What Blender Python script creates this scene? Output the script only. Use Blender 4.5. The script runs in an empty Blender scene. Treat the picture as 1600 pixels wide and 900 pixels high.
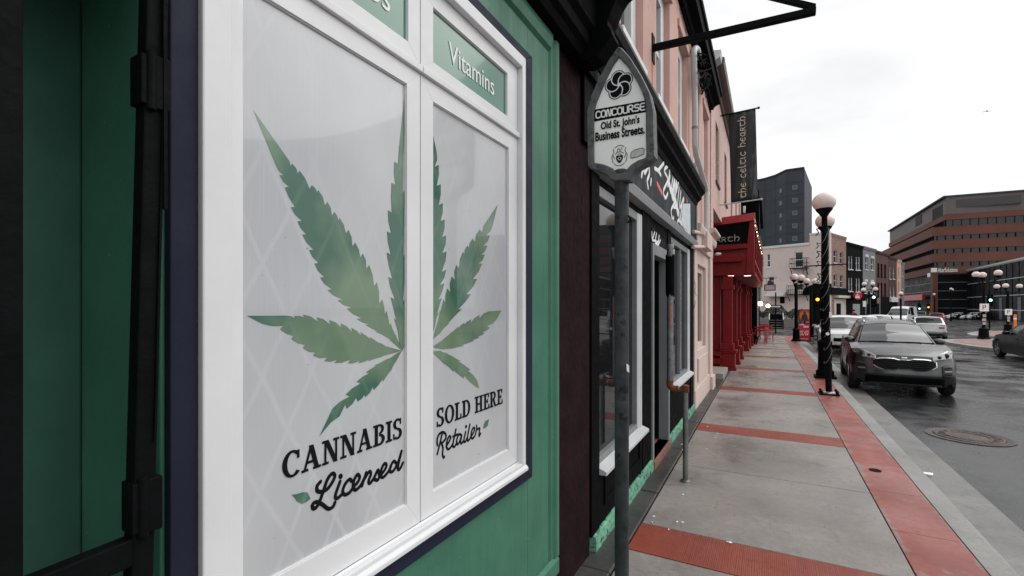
import bpy, bmesh, math, random
from mathutils import Vector, Matrix
rnd = random.Random(11)
S = bpy.context.scene
COL = S.collection
R = math.radians
# ---------------------------------------------------------------- camera, sky, sun, exposure
EYE = 1.75
YAW = math.atan(400/735)
CS, SN = math.cos(YAW), math.sin(YAW)
cam = bpy.data.cameras.new('camera'); cam_o = bpy.data.objects.new('camera', cam); COL.objects.link(cam_o)
cam.sensor_width = 36; cam.lens = 735/1600*36; cam.shift_y = 28/1600
cam.clip_start = 0.05; cam.clip_end = 3000
cam_o.location = (0, 0, EYE); cam_o.rotation_euler = (R(90), 0, YAW)
S.camera = cam_o
S.view_settings.view_transform = 'Standard'; S.view_settings.look = 'None'
S.view_settings.gamma = 1; S.view_settings.use_curve_mapping = False
S.view_settings.exposure = 0.2
SUN_EL, SUN_AZ = 48, 62          # azimuth of the sun clockwise from +Y
W = bpy.data.worlds.new('World'); S.world = W; W.use_nodes = True
nt = W.node_tree; nt.nodes.clear()
def wn(t, **k):
    n = nt.nodes.new(t)
    for a, b in k.items(): setattr(n, a, b)
    return n
wo = wn('ShaderNodeOutputWorld'); bg = wn('ShaderNodeBackground'); bg.inputs[1].default_value = 0.1
sky = wn('ShaderNodeTexSky', sky_type='NISHITA', sun_disc=False, sun_elevation=R(SUN_EL), sun_rotation=R(SUN_AZ), air_density=1.0, dust_density=4.0)
hs = wn('ShaderNodeHueSaturation'); hs.inputs['Saturation'].default_value = .25
nt.links.new(sky.outputs[0], hs.inputs['Color'])
tc = wn('ShaderNodeTexCoord'); mp = wn('ShaderNodeMapping'); mp.inputs['Scale'].default_value = (1.0, 1.0, 3.2)
nt.links.new(tc.outputs['Generated'], mp.inputs[0])
n1 = wn('ShaderNodeTexNoise'); n1.inputs['Scale'].default_value = 2.1; n1.inputs['Detail'].default_value = 5; n1.inputs['Roughness'].default_value = .5; n1.inputs['Distortion'].default_value = .4
nt.links.new(mp.outputs[0], n1.inputs['Vector'])
cr = wn('ShaderNodeValToRGB')
cr.color_ramp.elements[0].position = .34; cr.color_ramp.elements[0].color = (7.2, 7.32, 7.48, 1)
cr.color_ramp.elements[1].position = .62; cr.color_ramp.elements[1].color = (10.3, 10.38, 10.45, 1)
nt.links.new(n1.outputs[0], cr.inputs[0])
mx = wn('ShaderNodeMix', data_type='RGBA'); mx.inputs[0].default_value = .93
nt.links.new(hs.outputs[0], mx.inputs[6]); nt.links.new(cr.outputs[0], mx.inputs[7])
nt.links.new(mx.outputs[2], bg.inputs[0]); nt.links.new(bg.outputs[0], wo.inputs[0])
sun = bpy.data.lights.new('sun', 'SUN'); sun.energy = 1.35; sun.angle = R(62); sun.color = (1, .97, .93)
sun_o = bpy.data.objects.new('sun', sun); COL.objects.link(sun_o)
sun_o.rotation_euler = (R(90-SUN_EL), 0, R(180-SUN_AZ))

# ---------------------------------------------------------------- measuring: a ray through a point of the photo met with a real plane
def ray(px, py):
    u = (px-800)/735; v = (478-py)/735
    return Vector((-SN+CS*u, CS+SN*u, v))
def onX(px, py, X):
    d = ray(px, py); t = X/d.x; return Vector((X, d.y*t, EYE+d.z*t))
def onY(px, py, Y):
    d = ray(px, py); t = Y/d.y; return Vector((d.x*t, Y, EYE+d.z*t))
def onZ(px, py, Z):
    d = ray(px, py); t = (Z-EYE)/d.z; return Vector((d.x*t, d.y*t, Z))
def onV(px, py, P, dr):
    d = ray(px, py); n = Vector((-dr[1], dr[0]))
    t = (P[0]*n.x+P[1]*n.y)/(d.x*n.x+d.y*n.y); return Vector((d.x*t, d.y*t, EYE+d.z*t))
def gz(y): return -0.008*max(0, y-20)          # the street falls gently away
def roadz(y): return -0.20+gz(y)

# ---------------------------------------------------------------- mesh helpers
class MB:
    def __init__(s): s.v = []; s.f = []; s.m = []; s.mi = 0
    def add(s, vs, fs):
        o = len(s.v); s.v += [tuple(p) for p in vs]
        s.f += [tuple(i+o for i in f) for f in fs]; s.m += [s.mi]*len(fs); return s
    def box(s, x0, x1, y0, y1, z0, z1, M_=None):
        vs = [Vector((x, y, z)) for z in (z0, z1) for y in (y0, y1) for x in (x0, x1)]
        if M_ is not None: vs = [M_ @ p for p in vs]
        return s.add(vs, [(0,2,3,1),(4,5,7,6),(0,1,5,4),(2,6,7,3),(0,4,6,2),(1,3,7,5)])
    def beam(s, a, b, w, h, up=(0,0,1)):
        a, b = Vector(a), Vector(b); d = (b-a).normalized(); u = Vector(up)
        x = d.cross(u)
        if x.length < 1e-5: x = d.cross(Vector((1,0,0)))
        x.normalize(); u = x.cross(d).normalized()
        vs = [p+x*i*w/2+u*j*h/2 for p in (a, b) for j in (-1, 1) for i in (-1, 1)]
        return s.add(vs, [(0,2,3,1),(4,5,7,6),(0,1,5,4),(2,6,7,3),(0,4,6,2),(1,3,7,5)])
    def tube(s, pts, r, n=8, caps=True, flat=None):
        pts = [Vector(p) for p in pts]; N = len(pts)
        rs = r if isinstance(r, (list, tuple)) else [r]*N
        rings = []; prev = None
        for i, p in enumerate(pts):
            t = (pts[min(i+1, N-1)]-pts[max(i-1, 0)])
            if t.length < 1e-9: t = Vector((0,0,1))
            t.normalize()
            if flat is not None:
                a = t.cross(flat[0]).normalized(); b = flat[0]
            else:
                ref = prev if prev is not None else (Vector((0,0,1)) if abs(t.z) < .9 else Vector((1,0,0)))
                a = t.cross(ref)
                if a.length < 1e-5: a = t.cross(Vector((0,1,0)))
                a.normalize(); b = a.cross(t).normalized(); prev = b
            k = flat[1] if flat is not None else 1
            rings.append([p+a*(math.cos(2*math.pi*j/n)*rs[i])+b*(math.sin(2*math.pi*j/n)*rs[i]*k) for j in range(n)])
        fs = []
        for i in range(N-1):
            for j in range(n):
                q = (j+1) % n; fs.append((i*n+j, i*n+q, (i+1)*n+q, (i+1)*n+j))
        if caps: fs.append(tuple(range(n-1, -1, -1))); fs.append(tuple((N-1)*n+j for j in range(n)))
        return s.add([p for g in rings for p in g], fs)
    def lathe(s, prof, c=(0,0,0), n=24, axis='z', caps=True):
        c = Vector(c); vs = []
        for r, h in prof:
            for j in range(n):
                a = 2*math.pi*j/n; x, y = math.cos(a)*r, math.sin(a)*r
                vs.append(c+(Vector((x, y, h)) if axis == 'z' else Vector((h, x, y)) if axis == 'x' else Vector((y, h, x))))
        fs = []
        for i in range(len(prof)-1):
            for j in range(n):
                q = (j+1) % n; fs.append((i*n+j, i*n+q, (i+1)*n+q, (i+1)*n+j))
        if caps: fs.append(tuple(range(n-1, -1, -1))); fs.append(tuple((len(prof)-1)*n+j for j in range(n)))
        return s.add(vs, fs)
    def ball(s, c, rx, ry=None, rz=None, n=20, m=12):
        ry = ry or rx; rz = rz or rx; c = Vector(c); vs = []
        for i in range(m+1):
            th = math.pi*i/m
            r = max(math.sin(th), 1e-4)
            for j in range(n):
                a = 2*math.pi*j/n; vs.append(c+Vector((rx*r*math.cos(a), ry*r*math.sin(a), -rz*math.cos(th))))
        fs = [(i*n+j, i*n+(j+1) % n, (i+1)*n+(j+1) % n, (i+1)*n+j) for i in range(m) for j in range(n)]
        return s.add(vs, fs)
    def poly(s, pts, off):                        # flat outline with a thickness (off vector)
        n = len(pts); pts = [Vector(p) for p in pts]; off = Vector(off)
        return s.add(pts+[p+off for p in pts], [tuple(range(n-1, -1, -1)), tuple(range(n, 2*n))]+[(i, (i+1) % n, n+(i+1) % n, n+i) for i in range(n)])
    def grid(s, rows):
        n = len(rows[0]); vs = [p for r in rows for p in r]
        return s.add(vs, [(i*n+j, i*n+j+1, (i+1)*n+j+1, (i+1)*n+j) for i in range(len(rows)-1) for j in range(n-1)])
    def extr(s, prof, y0, y1, plane='xz', close=True):       # profile in xz swept along y (or yz along x)
        n = len(prof)
        P = (lambda a, b, t: (a, t, b)) if plane == 'xz' else (lambda a, b, t: (t, a, b)) if plane == 'yz' else (lambda a, b, t: (a, b, t))
        vs = [P(a, b, y0) for a, b in prof]+[P(a, b, y1) for a, b in prof]
        fs = [(i, (i+1) % n, n+(i+1) % n, n+i) for i in range(n if close else n-1)]
        if close: fs += [tuple(range(n-1, -1, -1)), tuple(range(n, 2*n))]
        return s.add(vs, fs)
    def build(s, name, mat, parent=None, bevel=0, smooth=False, seg=2, local=False, subd=0, recalc=True, angle=40):
        me = bpy.data.meshes.new(name); me.from_pydata(s.v, [], s.f)
        mats = mat if isinstance(mat, (list, tuple)) else [mat]
        for m_ in mats: me.materials.append(m_)
        if len(mats) > 1: me.polygons.foreach_set('material_index', s.m)
        if recalc:
            b = bmesh.new(); b.from_mesh(me)
            bmesh.ops.recalc_face_normals(b, faces=b.faces); b.to_mesh(me); b.free()
        if smooth: me.polygons.foreach_set('use_smooth', [True]*len(me.polygons)); me.set_sharp_from_angle(angle=R(angle))
        me.update()
        o = bpy.data.objects.new(name, me); COL.objects.link(o)
        if parent is not None:
            o.parent = parent
            if not local: o.matrix_parent_inverse = world_inv(parent)
        if bevel:
            md = o.modifiers.new('bevel', 'BEVEL'); md.width = bevel; md.segments = seg; md.limit_method = 'ANGLE'; md.angle_limit = R(35)
        if subd:
            md = o.modifiers.new('subd', 'SUBSURF'); md.levels = subd; md.render_levels = subd
        return o
def world_mat(o):
    m = Matrix.LocRotScale(o.location, o.rotation_euler, o.scale)
    return world_mat(o.parent) @ o.matrix_parent_inverse @ m if o.parent else m
def world_inv(o): return world_mat(o).inverted()
def tag(o, label=None, cat=None, group=None, kind=None):
    for k, v in (('label', label), ('category', cat), ('group', group), ('kind', kind)):
        if v: o[k] = v
    return o
def E(name, label, cat, loc=(0,0,0), rz=0, group=None):
    o = bpy.data.objects.new(name, None); COL.objects.link(o); o.location = loc; o.rotation_euler = (0, 0, rz)
    o.empty_display_size = .2
    return tag(o, label, cat, group)
KIDS = None
def kids(o): return [c for c in bpy.data.objects if c.parent == o]
def dup(root, loc, rz, label, group=None, drop=()):
    r = root.copy(); COL.objects.link(r); r.location = loc; r.rotation_euler = (0, 0, rz); r['label'] = label
    if group: r['group'] = group
    for ch in kids(root):
        if ch.name.split('.')[0] in drop: continue
        c = ch.copy(); COL.objects.link(c); c.parent = r
        for g in kids(ch):
            d = g.copy(); COL.objects.link(d); d.parent = c
    return r
def struct(o): o['kind'] = 'structure'; return o

# ---------------------------------------------------------------- materials
def C(r, g, b):                                   # sRGB 0-255 to linear
    f = lambda c: c/12.92 if c <= .04045 else ((c+.055)/1.055)**2.4
    return (f(r/255), f(g/255), f(b/255))
class NT:
    def __init__(s, name):
        s.m = bpy.data.materials.new(name); s.m.use_nodes = True; s.t = s.m.node_tree
        s.b = s.t.nodes['Principled BSDF']; s.tc = None
    def n(s, typ, ins=None, **k):
        nd = s.t.nodes.new(typ)
        for a, v in k.items(): setattr(nd, a, v)
        for a, v in (ins or {}).items():
            if hasattr(v, 'is_linked') or isinstance(v, bpy.types.NodeSocket): s.t.links.new(v, nd.inputs[a])
            else: nd.inputs[a].default_value = v
        return nd
    def obj(s):
        if s.tc is None: s.tc = s.n('ShaderNodeTexCoord').outputs['Object']
        return s.tc
    def noise(s, scale, detail=4, rough=.55, vec=None, dist=0):
        return s.n('ShaderNodeTexNoise', {'Vector': vec or s.obj(), 'Scale': scale, 'Detail': detail, 'Roughness': rough, 'Distortion': dist}).outputs[0]
    def mapped(s, scale=(1,1,1), rot=(0,0,0)):
        return s.n('ShaderNodeMapping', {'Vector': s.obj(), 'Scale': scale, 'Rotation': rot}).outputs[0]
    def rng(s, v, a, b, c=0., d=1.):
        return s.n('ShaderNodeMapRange', {'Value': v, 'From Min': a, 'From Max': b, 'To Min': c, 'To Max': d}).outputs[0]
    def mix(s, f, a, b, mode='MIX'):
        nd = s.n('ShaderNodeMix', data_type='RGBA', blend_type=mode)
        for i, v in ((0, f), (6, a), (7, b)):
            if isinstance(v, bpy.types.NodeSocket): s.t.links.new(v, nd.inputs[i])
            else: nd.inputs[i].default_value = v if i == 0 else (*v[:3], 1)
        return nd.outputs[2]
    def math(s, op, a, b=0.):
        nd = s.n('ShaderNodeMath', operation=op)
        for i, v in ((0, a), (1, b)):
            if isinstance(v, bpy.types.NodeSocket): s.t.links.new(v, nd.inputs[i])
            else: nd.inputs[i].default_value = v
        return nd.outputs[0]
    def sep(s, v):
        return s.n('ShaderNodeSeparateXYZ', {0: v}).outputs
    def comb(s, x, y, z):
        return s.n('ShaderNodeCombineXYZ', {0: x, 1: y, 2: z}).outputs[0]
    def set(s, **k):
        al = dict(col='Base Color', rough='Roughness', metal='Metallic', ior='IOR', spec='Specular IOR Level', coat='Coat Weight', coatr='Coat Roughness', emis='Emission Color', es='Emission Strength', trans='Transmission Weight', nrm='Normal', alpha='Alpha')
        for a, v in k.items():
            i = s.b.inputs[al[a]]
            if isinstance(v, bpy.types.NodeSocket): s.t.links.new(v, i)
            elif a in ('col', 'emis'): i.default_value = (*v[:3], 1)
            else: i.default_value = v
        return s.m
    def bump(s, h, strength=.3, dist=.01):
        s.set(nrm=s.n('ShaderNodeBump', {'Height': h, 'Strength': strength, 'Distance': dist}).outputs[0])
def mat(name, col, rough=.6, var=.12, scale=6, bump=0, bscale=80, metal=0, spec=.5, coat=0, wear=None, wscale=14, wamt=.62, rvar=.1):
    t = NT(name)
    n = t.noise(scale, 5, .6)
    c = t.mix(t.rng(n, .3, .7), [x*(1-var) for x in col], [min(1, x*(1+var)) for x in col])
    if wear is not None:
        w = t.rng(t.noise(wscale, 8, .7), wamt, wamt+.06)
        c = t.mix(w, c, wear)
    t.set(col=c, rough=t.rng(t.noise(scale*3, 3), .3, .7, max(0, rough-rvar), min(1, rough+rvar)), metal=metal, spec=spec, coat=coat, coatr=.08)
    if bump: t.bump(t.noise(bscale, 4, .6), bump)
    return t.m
def brick(name, c1, c2, mortar, scale=1, rough=.85, bw=.22, bh=.075, msz=.012):
    t = NT(name); x, y, z = t.sep(t.obj())
    v = t.comb(t.math('ADD', x, y), z, 0.)
    b = t.n('ShaderNodeTexBrick', {'Vector': v, 'Color1': (*c1, 1), 'Color2': (*c2, 1), 'Mortar': (*mortar, 1), 'Scale': scale, 'Mortar Size': msz, 'Brick Width': bw, 'Row Height': bh, 'Bias': 0.})
    n = t.noise(1.2, 5, .65)
    c = t.mix(t.rng(n, .3, .75, 0, .5), b.outputs[0], [x_*.5 for x_ in c1])
    c = t.mix(t.rng(t.noise(9, 4), .35, .7, 0, .35), c, [min(1, x_*1.5) for x_ in c2])
    t.set(col=c, rough=rough); t.bump(t.math('SUBTRACT', 1., b.outputs[1]), .5, .006)
    return t.m
def glow(name, col, e):
    return NT(name).set(col=col, emis=col, es=e, rough=.4)

m_white = mat('white_paint', (.72, .73, .745), .42, .05, 3, .06, 30, wear=(.44, .45, .45), wscale=30, wamt=.72)
m_green = mat('green_paint', C(64, 120, 94), .5, .2, 3, .2, 30, spec=.35, wear=C(40, 84, 64), wscale=18, wamt=.68)
m_greendoor = mat('green_door_paint', C(52, 92, 80), .6, .16, 4, .2, 40, spec=.2, wear=C(24, 48, 40), wscale=16, wamt=.74)
t = NT('green_paint'); n = t.noise(3, 5, .6); dr = t.noise(2.2, 5, .65, vec=t.mapped((1, 9, .5)))
c = t.mix(t.rng(n, .3, .7), C(56, 106, 86), C(70, 124, 101)); c = t.mix(t.rng(dr, .5, .72, 0, .22), c, C(44, 88, 70)); c = t.mix(t.rng(t.noise(24, 8, .75), .66, .70, 0, .8), c, C(38, 74, 58)); c = t.mix(t.rng(t.noise(42, 4, .6), .735, .745, 0, .9), c, C(170, 176, 166))
t.set(col=c, rough=t.rng(dr, .3, .7, .4, .62), spec=.35); t.bump(t.math('ADD', t.noise(34, 4, .6), t.math('MULTIPLY', t.noise(5, 3, .6, vec=t.mapped((1, 20, .7))), .7)), .16); m_green = t.m
m_navy = mat('navy_paint', C(33, 37, 55), .6, .12, 3, .1, 40, spec=.15, wear=C(66, 70, 88), wscale=26, wamt=.72)
m_black = mat('black_paint', (.0035, .004, .0042), .7, .3, 5, .15, 60, spec=.04, wear=(.018, .019, .02), wscale=25, wamt=.68)
m_blackmatt = mat('black_matt', (.007, .0075, .008), .9, .3, 5, spec=.03)
m_maroon = mat('maroon_render', C(34, 20, 23), .9, .3, 6, .9, 22, spec=.08, wear=C(84, 66, 64), wscale=22, wamt=.72)
m_gray = mat('grey_trim', C(124, 128, 130), .5, .12, 4, .1, 50, wear=C(80, 83, 84), wscale=12, wamt=.66)
m_ltgray = mat('pale_trim', C(190, 194, 196), .45, .08, 4, .06, 40)
m_mint = mat('mint_stone', C(112, 164, 140), .9, .3, 9, 1.2, 26, spec=.1, wear=C(62, 66, 62), wscale=20, wamt=.54)
m_pink = mat('pink_render', C(202, 164, 153), .85, .08, 2, .15, 40, wear=C(190, 146, 135), wscale=4, wamt=.62)
m_palepink = mat('pale_pink_render', C(204, 183, 176), .85, .06, 2, .25, 30, wear=C(182, 150, 142), wscale=5, wamt=.64)
m_pinkbrick = brick('painted_brick', C(214, 186, 177), C(206, 176, 168), C(192, 162, 155), bw=.24, bh=.08)
m_darkglass = NT('dark_glass').set(col=(.010, .012, .014), rough=.03, ior=1.45, spec=.4)
m_winglass = NT('window_glass').set(col=(.03, .035, .04), rough=.06, ior=1.5, spec=.7)
m_galv = mat('galvanised_steel', (.19, .2, .205), .42, .3, 12, .25, 30, metal=.75, wear=(.08, .085, .09), wscale=20, wamt=.6)
m_pole = mat('painted_pole', C(60, 65, 68), .5, .35, 14, .25, 40, metal=.3, spec=.2, wear=C(34, 36, 38), wscale=16, wamt=.58)
m_rust = mat('rust', C(110, 58, 36), .85, .4, 20, .6, 60)
m_red = mat('pub_red', C(126, 9, 20), .45, .14, 3, .08, 40, spec=.3)
m_iron = mat('black_iron', (.004, .0045, .005), .6, .3, 14, .2, 50, spec=.06)
m_steel = mat('bare_steel', (.5, .5, .5), .35, .2, 12, .1, 50, metal=.8)
m_globe = NT('globe_glass').set(col=(.80, .655, .605), rough=.25, spec=.5)  # pink reflection of the red paving is put into the globe colour
m_signw = mat('sign_white', C(250, 251, 248), .35, .03, 5)
m_signk = mat('sign_black', (.008, .0085, .011), .6, .1, 10, spec=.06)
m_redpaint = mat('sign_red', C(190, 22, 42), .4, .08, 6)
m_warm = glow('warm_lamp', (1, .62, .3), 9); m_cold = glow('cold_lamp', (.8, .95, 1), 5)
m_amber = glow('amber_signal', (1, .32, .03), 3); m_greenlit = glow('green_signal', (.4, 1, .8), 2.5)
# ---------------------------------------------------------------- ground
def sheet(name, x0, x1, y0, y1, z, mt, dx=0):
    ys = sorted({y0, y1, *[y for y in (20, 60, 150, 300) if y0 < y < y1]})
    m = MB()
    rows = [[(x0+dx*(y-y0), y, z+gz(y)), (x1+dx*(y-y0), y, z+gz(y))] for y in ys]
    m.grid([[Vector(p) for p in r] for r in rows])
    return struct(m.build(name, mt, recalc=False))
t = NT('asphalt_wet')
n = t.noise(1.1, 6, .6, dist=.3); fine = t.noise(140, 3, .7); mid = t.noise(7, 5, .65)
trk = t.noise(.55, 4, .55, vec=t.mapped((2.4, .22, 1), (0, 0, R(-8))), dist=.6)
c = t.mix(t.rng(n, .3, .7), (.014, .0155, .017), (.032, .034, .036))
c = t.mix(t.rng(fine, .45, .75, 0, .7), c, (.06, .062, .064))
c = t.mix(t.rng(t.noise(3.3, 9, .75), .62, .68, 0, .5), c, (.012, .013, .014))
c = t.mix(t.rng(trk, .57, .64, 0, .75), c, (.012, .013, .014))
t.set(col=c, rough=t.rng(t.math('ADD', t.math('MULTIPLY', mid, .12), t.math('MULTIPLY', n, .88)), .38, .62, .10, .40), spec=.45)
t.bump(fine, .3, .004); m_asphalt = t.m
def concrete(name, base, hi, lo, wet=.55, lines=None, worn=None, spots=None):
    t = NT(name)
    n = t.noise(.9, 6, .6, dist=.4); mid = t.noise(5, 6, .65); fine = t.noise(120, 3, .7)
    c = t.mix(t.rng(n, .36, .64), lo, hi); c = t.mix(t.rng(mid, .35, .65, 0, .55), c, base); c = t.mix(t.rng(t.noise(17, 6, .7), .35, .7, 0, .45), c, [x*.72 for x in lo])
    c = t.mix(t.rng(fine, .5, .75, 0, .35), c, [x*1.35 for x in hi])
    sp = t.rng(t.noise(34, 3, .5), .675, .70, 0, .7)
    c = t.mix(sp, c, [x*.35 for x in lo])
    st = t.rng(t.noise(1.9, 7, .7, dist=1.2), .57, .72, 0, .72)
    c = t.mix(st, c, [x*.6 for x in lo])
    h = fine
    if worn:
        x, y, z = t.sep(t.obj()); e_ = t.math('MAXIMUM', t.rng(x, .93, .85), t.rng(x, 1.22, 1.27))
        wn_ = t.rng(t.math('ADD', t.noise(3.2, 7, .7), t.math('MULTIPLY', e_, .16)), .60, .66, 0, .8); c = t.mix(wn_, c, worn)
    if spots: c = t.mix(t.rng(t.noise(2.6, 9, .75, dist=.8), .585, .64, 0, .8), c, spots)
    if lines:
        w = t.n('ShaderNodeTexWave', {'Vector': t.mapped(lines), 'Scale': 1., 'Distortion': 5.0, 'Detail': 3., 'Detail Scale': 2.}).outputs[1]
        c = t.mix(t.rng(w, .0, .4, .14, 0), c, [x*.5 for x in lo]); h = t.math('ADD', t.math('MULTIPLY', w, .5), fine)
    t.set(col=c, rough=t.rng(t.math('ADD', t.math('MULTIPLY', t.noise(1.3, 4, .6), .7), t.math('MULTIPLY', mid, .3)), .38, .6, wet-.28, wet+.12), spec=.5)
    t.bump(h, .35, .005); return t.m
m_conc = concrete('sidewalk_concrete', (.27, .243, .224), (.36, .332, .312), (.18, .16, .146), .44)
m_redc = concrete('red_concrete', C(156, 80, 70), C(172, 98, 88), C(126, 58, 50), .52, worn=(.25, .19, .175))
m_redb = concrete('red_band_concrete', C(146, 60, 42), C(160, 76, 54), C(112, 42, 30), .58, lines=(26, .25, 1))
m_kerb = concrete('kerb_concrete', (.27, .265, .255), (.36, .35, .34), (.19, .19, .18), .6, spots=(.13, .14, .13))
m_gut = concrete('gutter_concrete', (.22, .21, .202), (.28, .27, .26), (.15, .143, .137), .5, spots=(.12, .12, .115))
m_darkstone = concrete('dark_stone', (.05, .048, .047), (.075, .072, .07), (.03, .03, .03), .5)
m_base = mat('ground_grey', (.05, .05, .05), .8)

g = MB(); g.grid([[Vector((-400, y, z)), Vector((500, y, z))] for y, z in ((-60, -.25), (20, -.25), (60, -.25+gz(60)), (150, -.25+gz(150)), (900, -.25+gz(150)))])
struct(g.build('ground', m_base, recalc=False))
sheet('road', 1.7, 90, -40, 300, -.20, m_asphalt)
struct(sheet('side_street', -40, 1.72, 34.5, 300, -.171, m_asphalt))
# gutter pan, kerb
YE = 34.0
def strip(name, prof, mt, y0=-12, y1=YE):
    m = MB(); ys = [y0, -4, 3, 8, 14, 20, y1]
    n_ = len(prof)
    rows = [[Vector((x+ (0), y, z+gz(y))) for x, z in prof] for y in ys]
    m.grid(rows); m.add([rows[0][i] for i in range(n_)], [tuple(range(n_))]); m.add([rows[-1][i] for i in range(n_)], [tuple(range(n_))])
    return struct(m.build(name, mt, smooth=True, angle=30))
strip('gutter', [(1.46, -.215), (1.46, -.17), (1.93, -.191), (1.935, -.215)], m_gut)
strip('kerb', [(1.27, -.2), (1.27, .003), (1.41, .0), (1.445, -.012), (1.462, -.04), (1.478, -.16), (1.478, -.2)], m_kerb)
# pavement: concrete slabs, red cross bands, red kerb strip
bands = [(-4.0+3.7*k-.02, -3.56+3.7*k) for k in range(0, 11)]
sl = MB(); bd = MB(); rs = MB()
edges = [-12]+[e for b in bands for e in b]+[YE]
def slab(m, x0, x1, y0, y1, g_=.004, top=0.):
    z0, z1 = gz(y0)+top, gz(y1)+top
    a = [(x0+g_, y0+g_), (x1-g_, y0+g_), (x1-g_, y1-g_), (x0+g_, y1-g_)]
    m.add([(x, y, -.2) for x, y in a]+[(x, y, z0 if i < 2 else z1) for i, (x, y) in enumerate(a)],
          [(3,2,1,0),(4,5,6,7),(0,1,5,4),(1,2,6,5),(2,3,7,6),(3,0,4,7)])
for i in range(0, len(edges)-1, 2):
    y0, y1 = edges[i], edges[i+1]; ym = (y0+y1)/2
    for a, b in ((y0, ym), (ym, y1)): slab(sl, -.9, .845, a, b)
for a, b in bands: slab(bd, -.9, .845, a, b, .003)
y = -12
while y < YE: slab(rs, .845, 1.268, y, min(y+.925, YE), .0025); y += .925
struct(sl.build('pavement', m_conc, bevel=.008)); struct(bd.build('pavement_band', m_redb, bevel=.004)); struct(rs.build('kerb_strip_paving', m_redc, bevel=.004))
b_ = MB(); b_.box(-1.6, 1.3, -12, YE, -.24, -.12); struct(b_.build('pavement_bed', m_darkstone))
dk = MB(); 
for i in range(26):
    y0 = -6+i*1.5; dk.box(-1.3, -.905, y0+.006, y0+1.494, -.1, .012+rnd.uniform(-.006, .006))
struct(dk.build('pavement_edge_stone', m_darkstone, bevel=.01))
# traffic islands
def island(pts, name='traffic_island'):
    m = MB(); cx = sum(p[0] for p in pts)/len(pts); cy = sum(p[1] for p in pts)/len(pts)
    P = [(x, y, -.05+gz(y)) for x, y in pts]
    m.poly([(x, y, z-.16) for x, y, z in P], (0, 0, .156)); o = struct(m.build(name, m_kerb, bevel=.02))
    m = MB(); q = [(cx+(x-cx)*.93, cy+(y-cy)*.93) for x, y in pts]
    m.add([(x, y, gz(y)-.044) for x, y in q], [tuple(range(len(q)))]); struct(m.build(name+'_paving', m_redc))
island([(8.3, 33.8), (8.45, 30), (8.9, 28), (10.2, 27), (14, 26.8), (30, 27.5), (30, 38), (12, 38.5), (9, 36)])
island([(12.2, 43.2), (13, 42.2), (30, 42), (34, 56), (16, 54), (13, 47)])
# far side pavements
struct(sheet('far_pavement', -14, 9, 60.5, 66, -.06, m_conc))
# crosswalk
cw = MB()
for i in range(4):
    x0 = -1.6+i*.9; cw.grid([[Vector((x0, y, roadz(y)+.009)) for x0 in (x0, x0+.45)] for y in (39, 43.5)])
m_paint = mat('road_paint', (.62, .62, .6), .6, .2, 10, wear=(.1, .1, .1), wscale=8, wamt=.6)
struct(cw.build('road_marking', m_paint, recalc=False))
# manhole
mh = E('manhole_cover', 'round iron manhole cover with raised rings set in wet asphalt', 'manhole cover', (2.62, 9.4, roadz(0)))
t = NT('manhole_iron'); c = t.mix(t.rng(t.noise(9, 6, .7), .4, .65), C(58, 56, 56), C(98, 82, 75)); t.set(col=c, rough=.5, metal=.5); t.bump(t.noise(60, 4), .5); m_mh = t.m
m = MB(); m.lathe([(.50, .002), (.50, .010), (.455, .012), (.445, .006), (.40, .006)], n=48, caps=False); m.build('outer_ring', m_mh, mh, smooth=True, local=True)
m = MB(); m.lathe([(.395, .002), (.39, .014), (.36, .016), (.35, .007), (.27, .007), (.262, .016), (.235, .016), (.228, .008), (0.001, .010)], n=48, caps=False)
for k in range(20):
    a = k*math.tau/20; m.box(.27, .34, -.012, .012, .005, .014, Matrix.Rotation(a, 4, 'Z'))
m.build('lid', m_mh, mh, smooth=True, local=True)
m = MB(); m.lathe([(.402, .0025), (.39, .0035)], n=48, caps=False); m.build('seam', m_blackmatt, mh, local=True)
# litter
def scrap(x, y, z, s, label, mt, group=None):
    m = MB(); n_ = 9; pts = []
    for k in range(n_):
        a = k*math.tau/n_; r = s*(.6+.5*rnd.random()); pts.append((x+r*math.cos(a)*1.3, y+r*math.sin(a)*.7, z+.004+.25*s*rnd.random()))
    m.add(pts+[(x, y, z+.35*s)], [(k, (k+1) % n_, n_) for k in range(n_)])
    md = m.build('paper_scrap', mt); md.modifiers.new('s', 'SOLIDIFY').thickness = .002
    return tag(md, label, 'litter', group)
p = onZ(1450, 741, -.155); scrap(p.x, p.y, -.155, .055, 'crumpled white paper scrap lying in the concrete gutter', m_signw)
p = onZ(1140, 849, 0); scrap(p.x, p.y, .002, .016, 'small white scrap on the nearest red pavement band', m_signw)
m = MB(); m.lathe([(.055, 0), (.055, .006), (.035, .008), (.03, .004), (.001, .004)], c=(1.0, 6.24, 0), n=20, caps=False); tag(m.build('drain_cap', m_iron, smooth=True), 'small round dark utility cap set in the red kerb strip', 'utility cap')
for k in range(16):
    x, y = rnd.uniform(-1.0, -.6), rnd.uniform(2.9, 8); a = rnd.uniform(0, 3); z = .02 if x < -.9 else .007
    m = MB(); m.tube([(x-.011*math.cos(a), y-.011*math.sin(a), z), (x+.011*math.cos(a), y+.011*math.sin(a), z)], .0038, 6)
    tag(m.build('cigarette_butt', m_signw), 'small pale cigarette butt lying near the foot of the shop wall', 'cigarette butt', 'cigarette butts near the shop wall')
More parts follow.
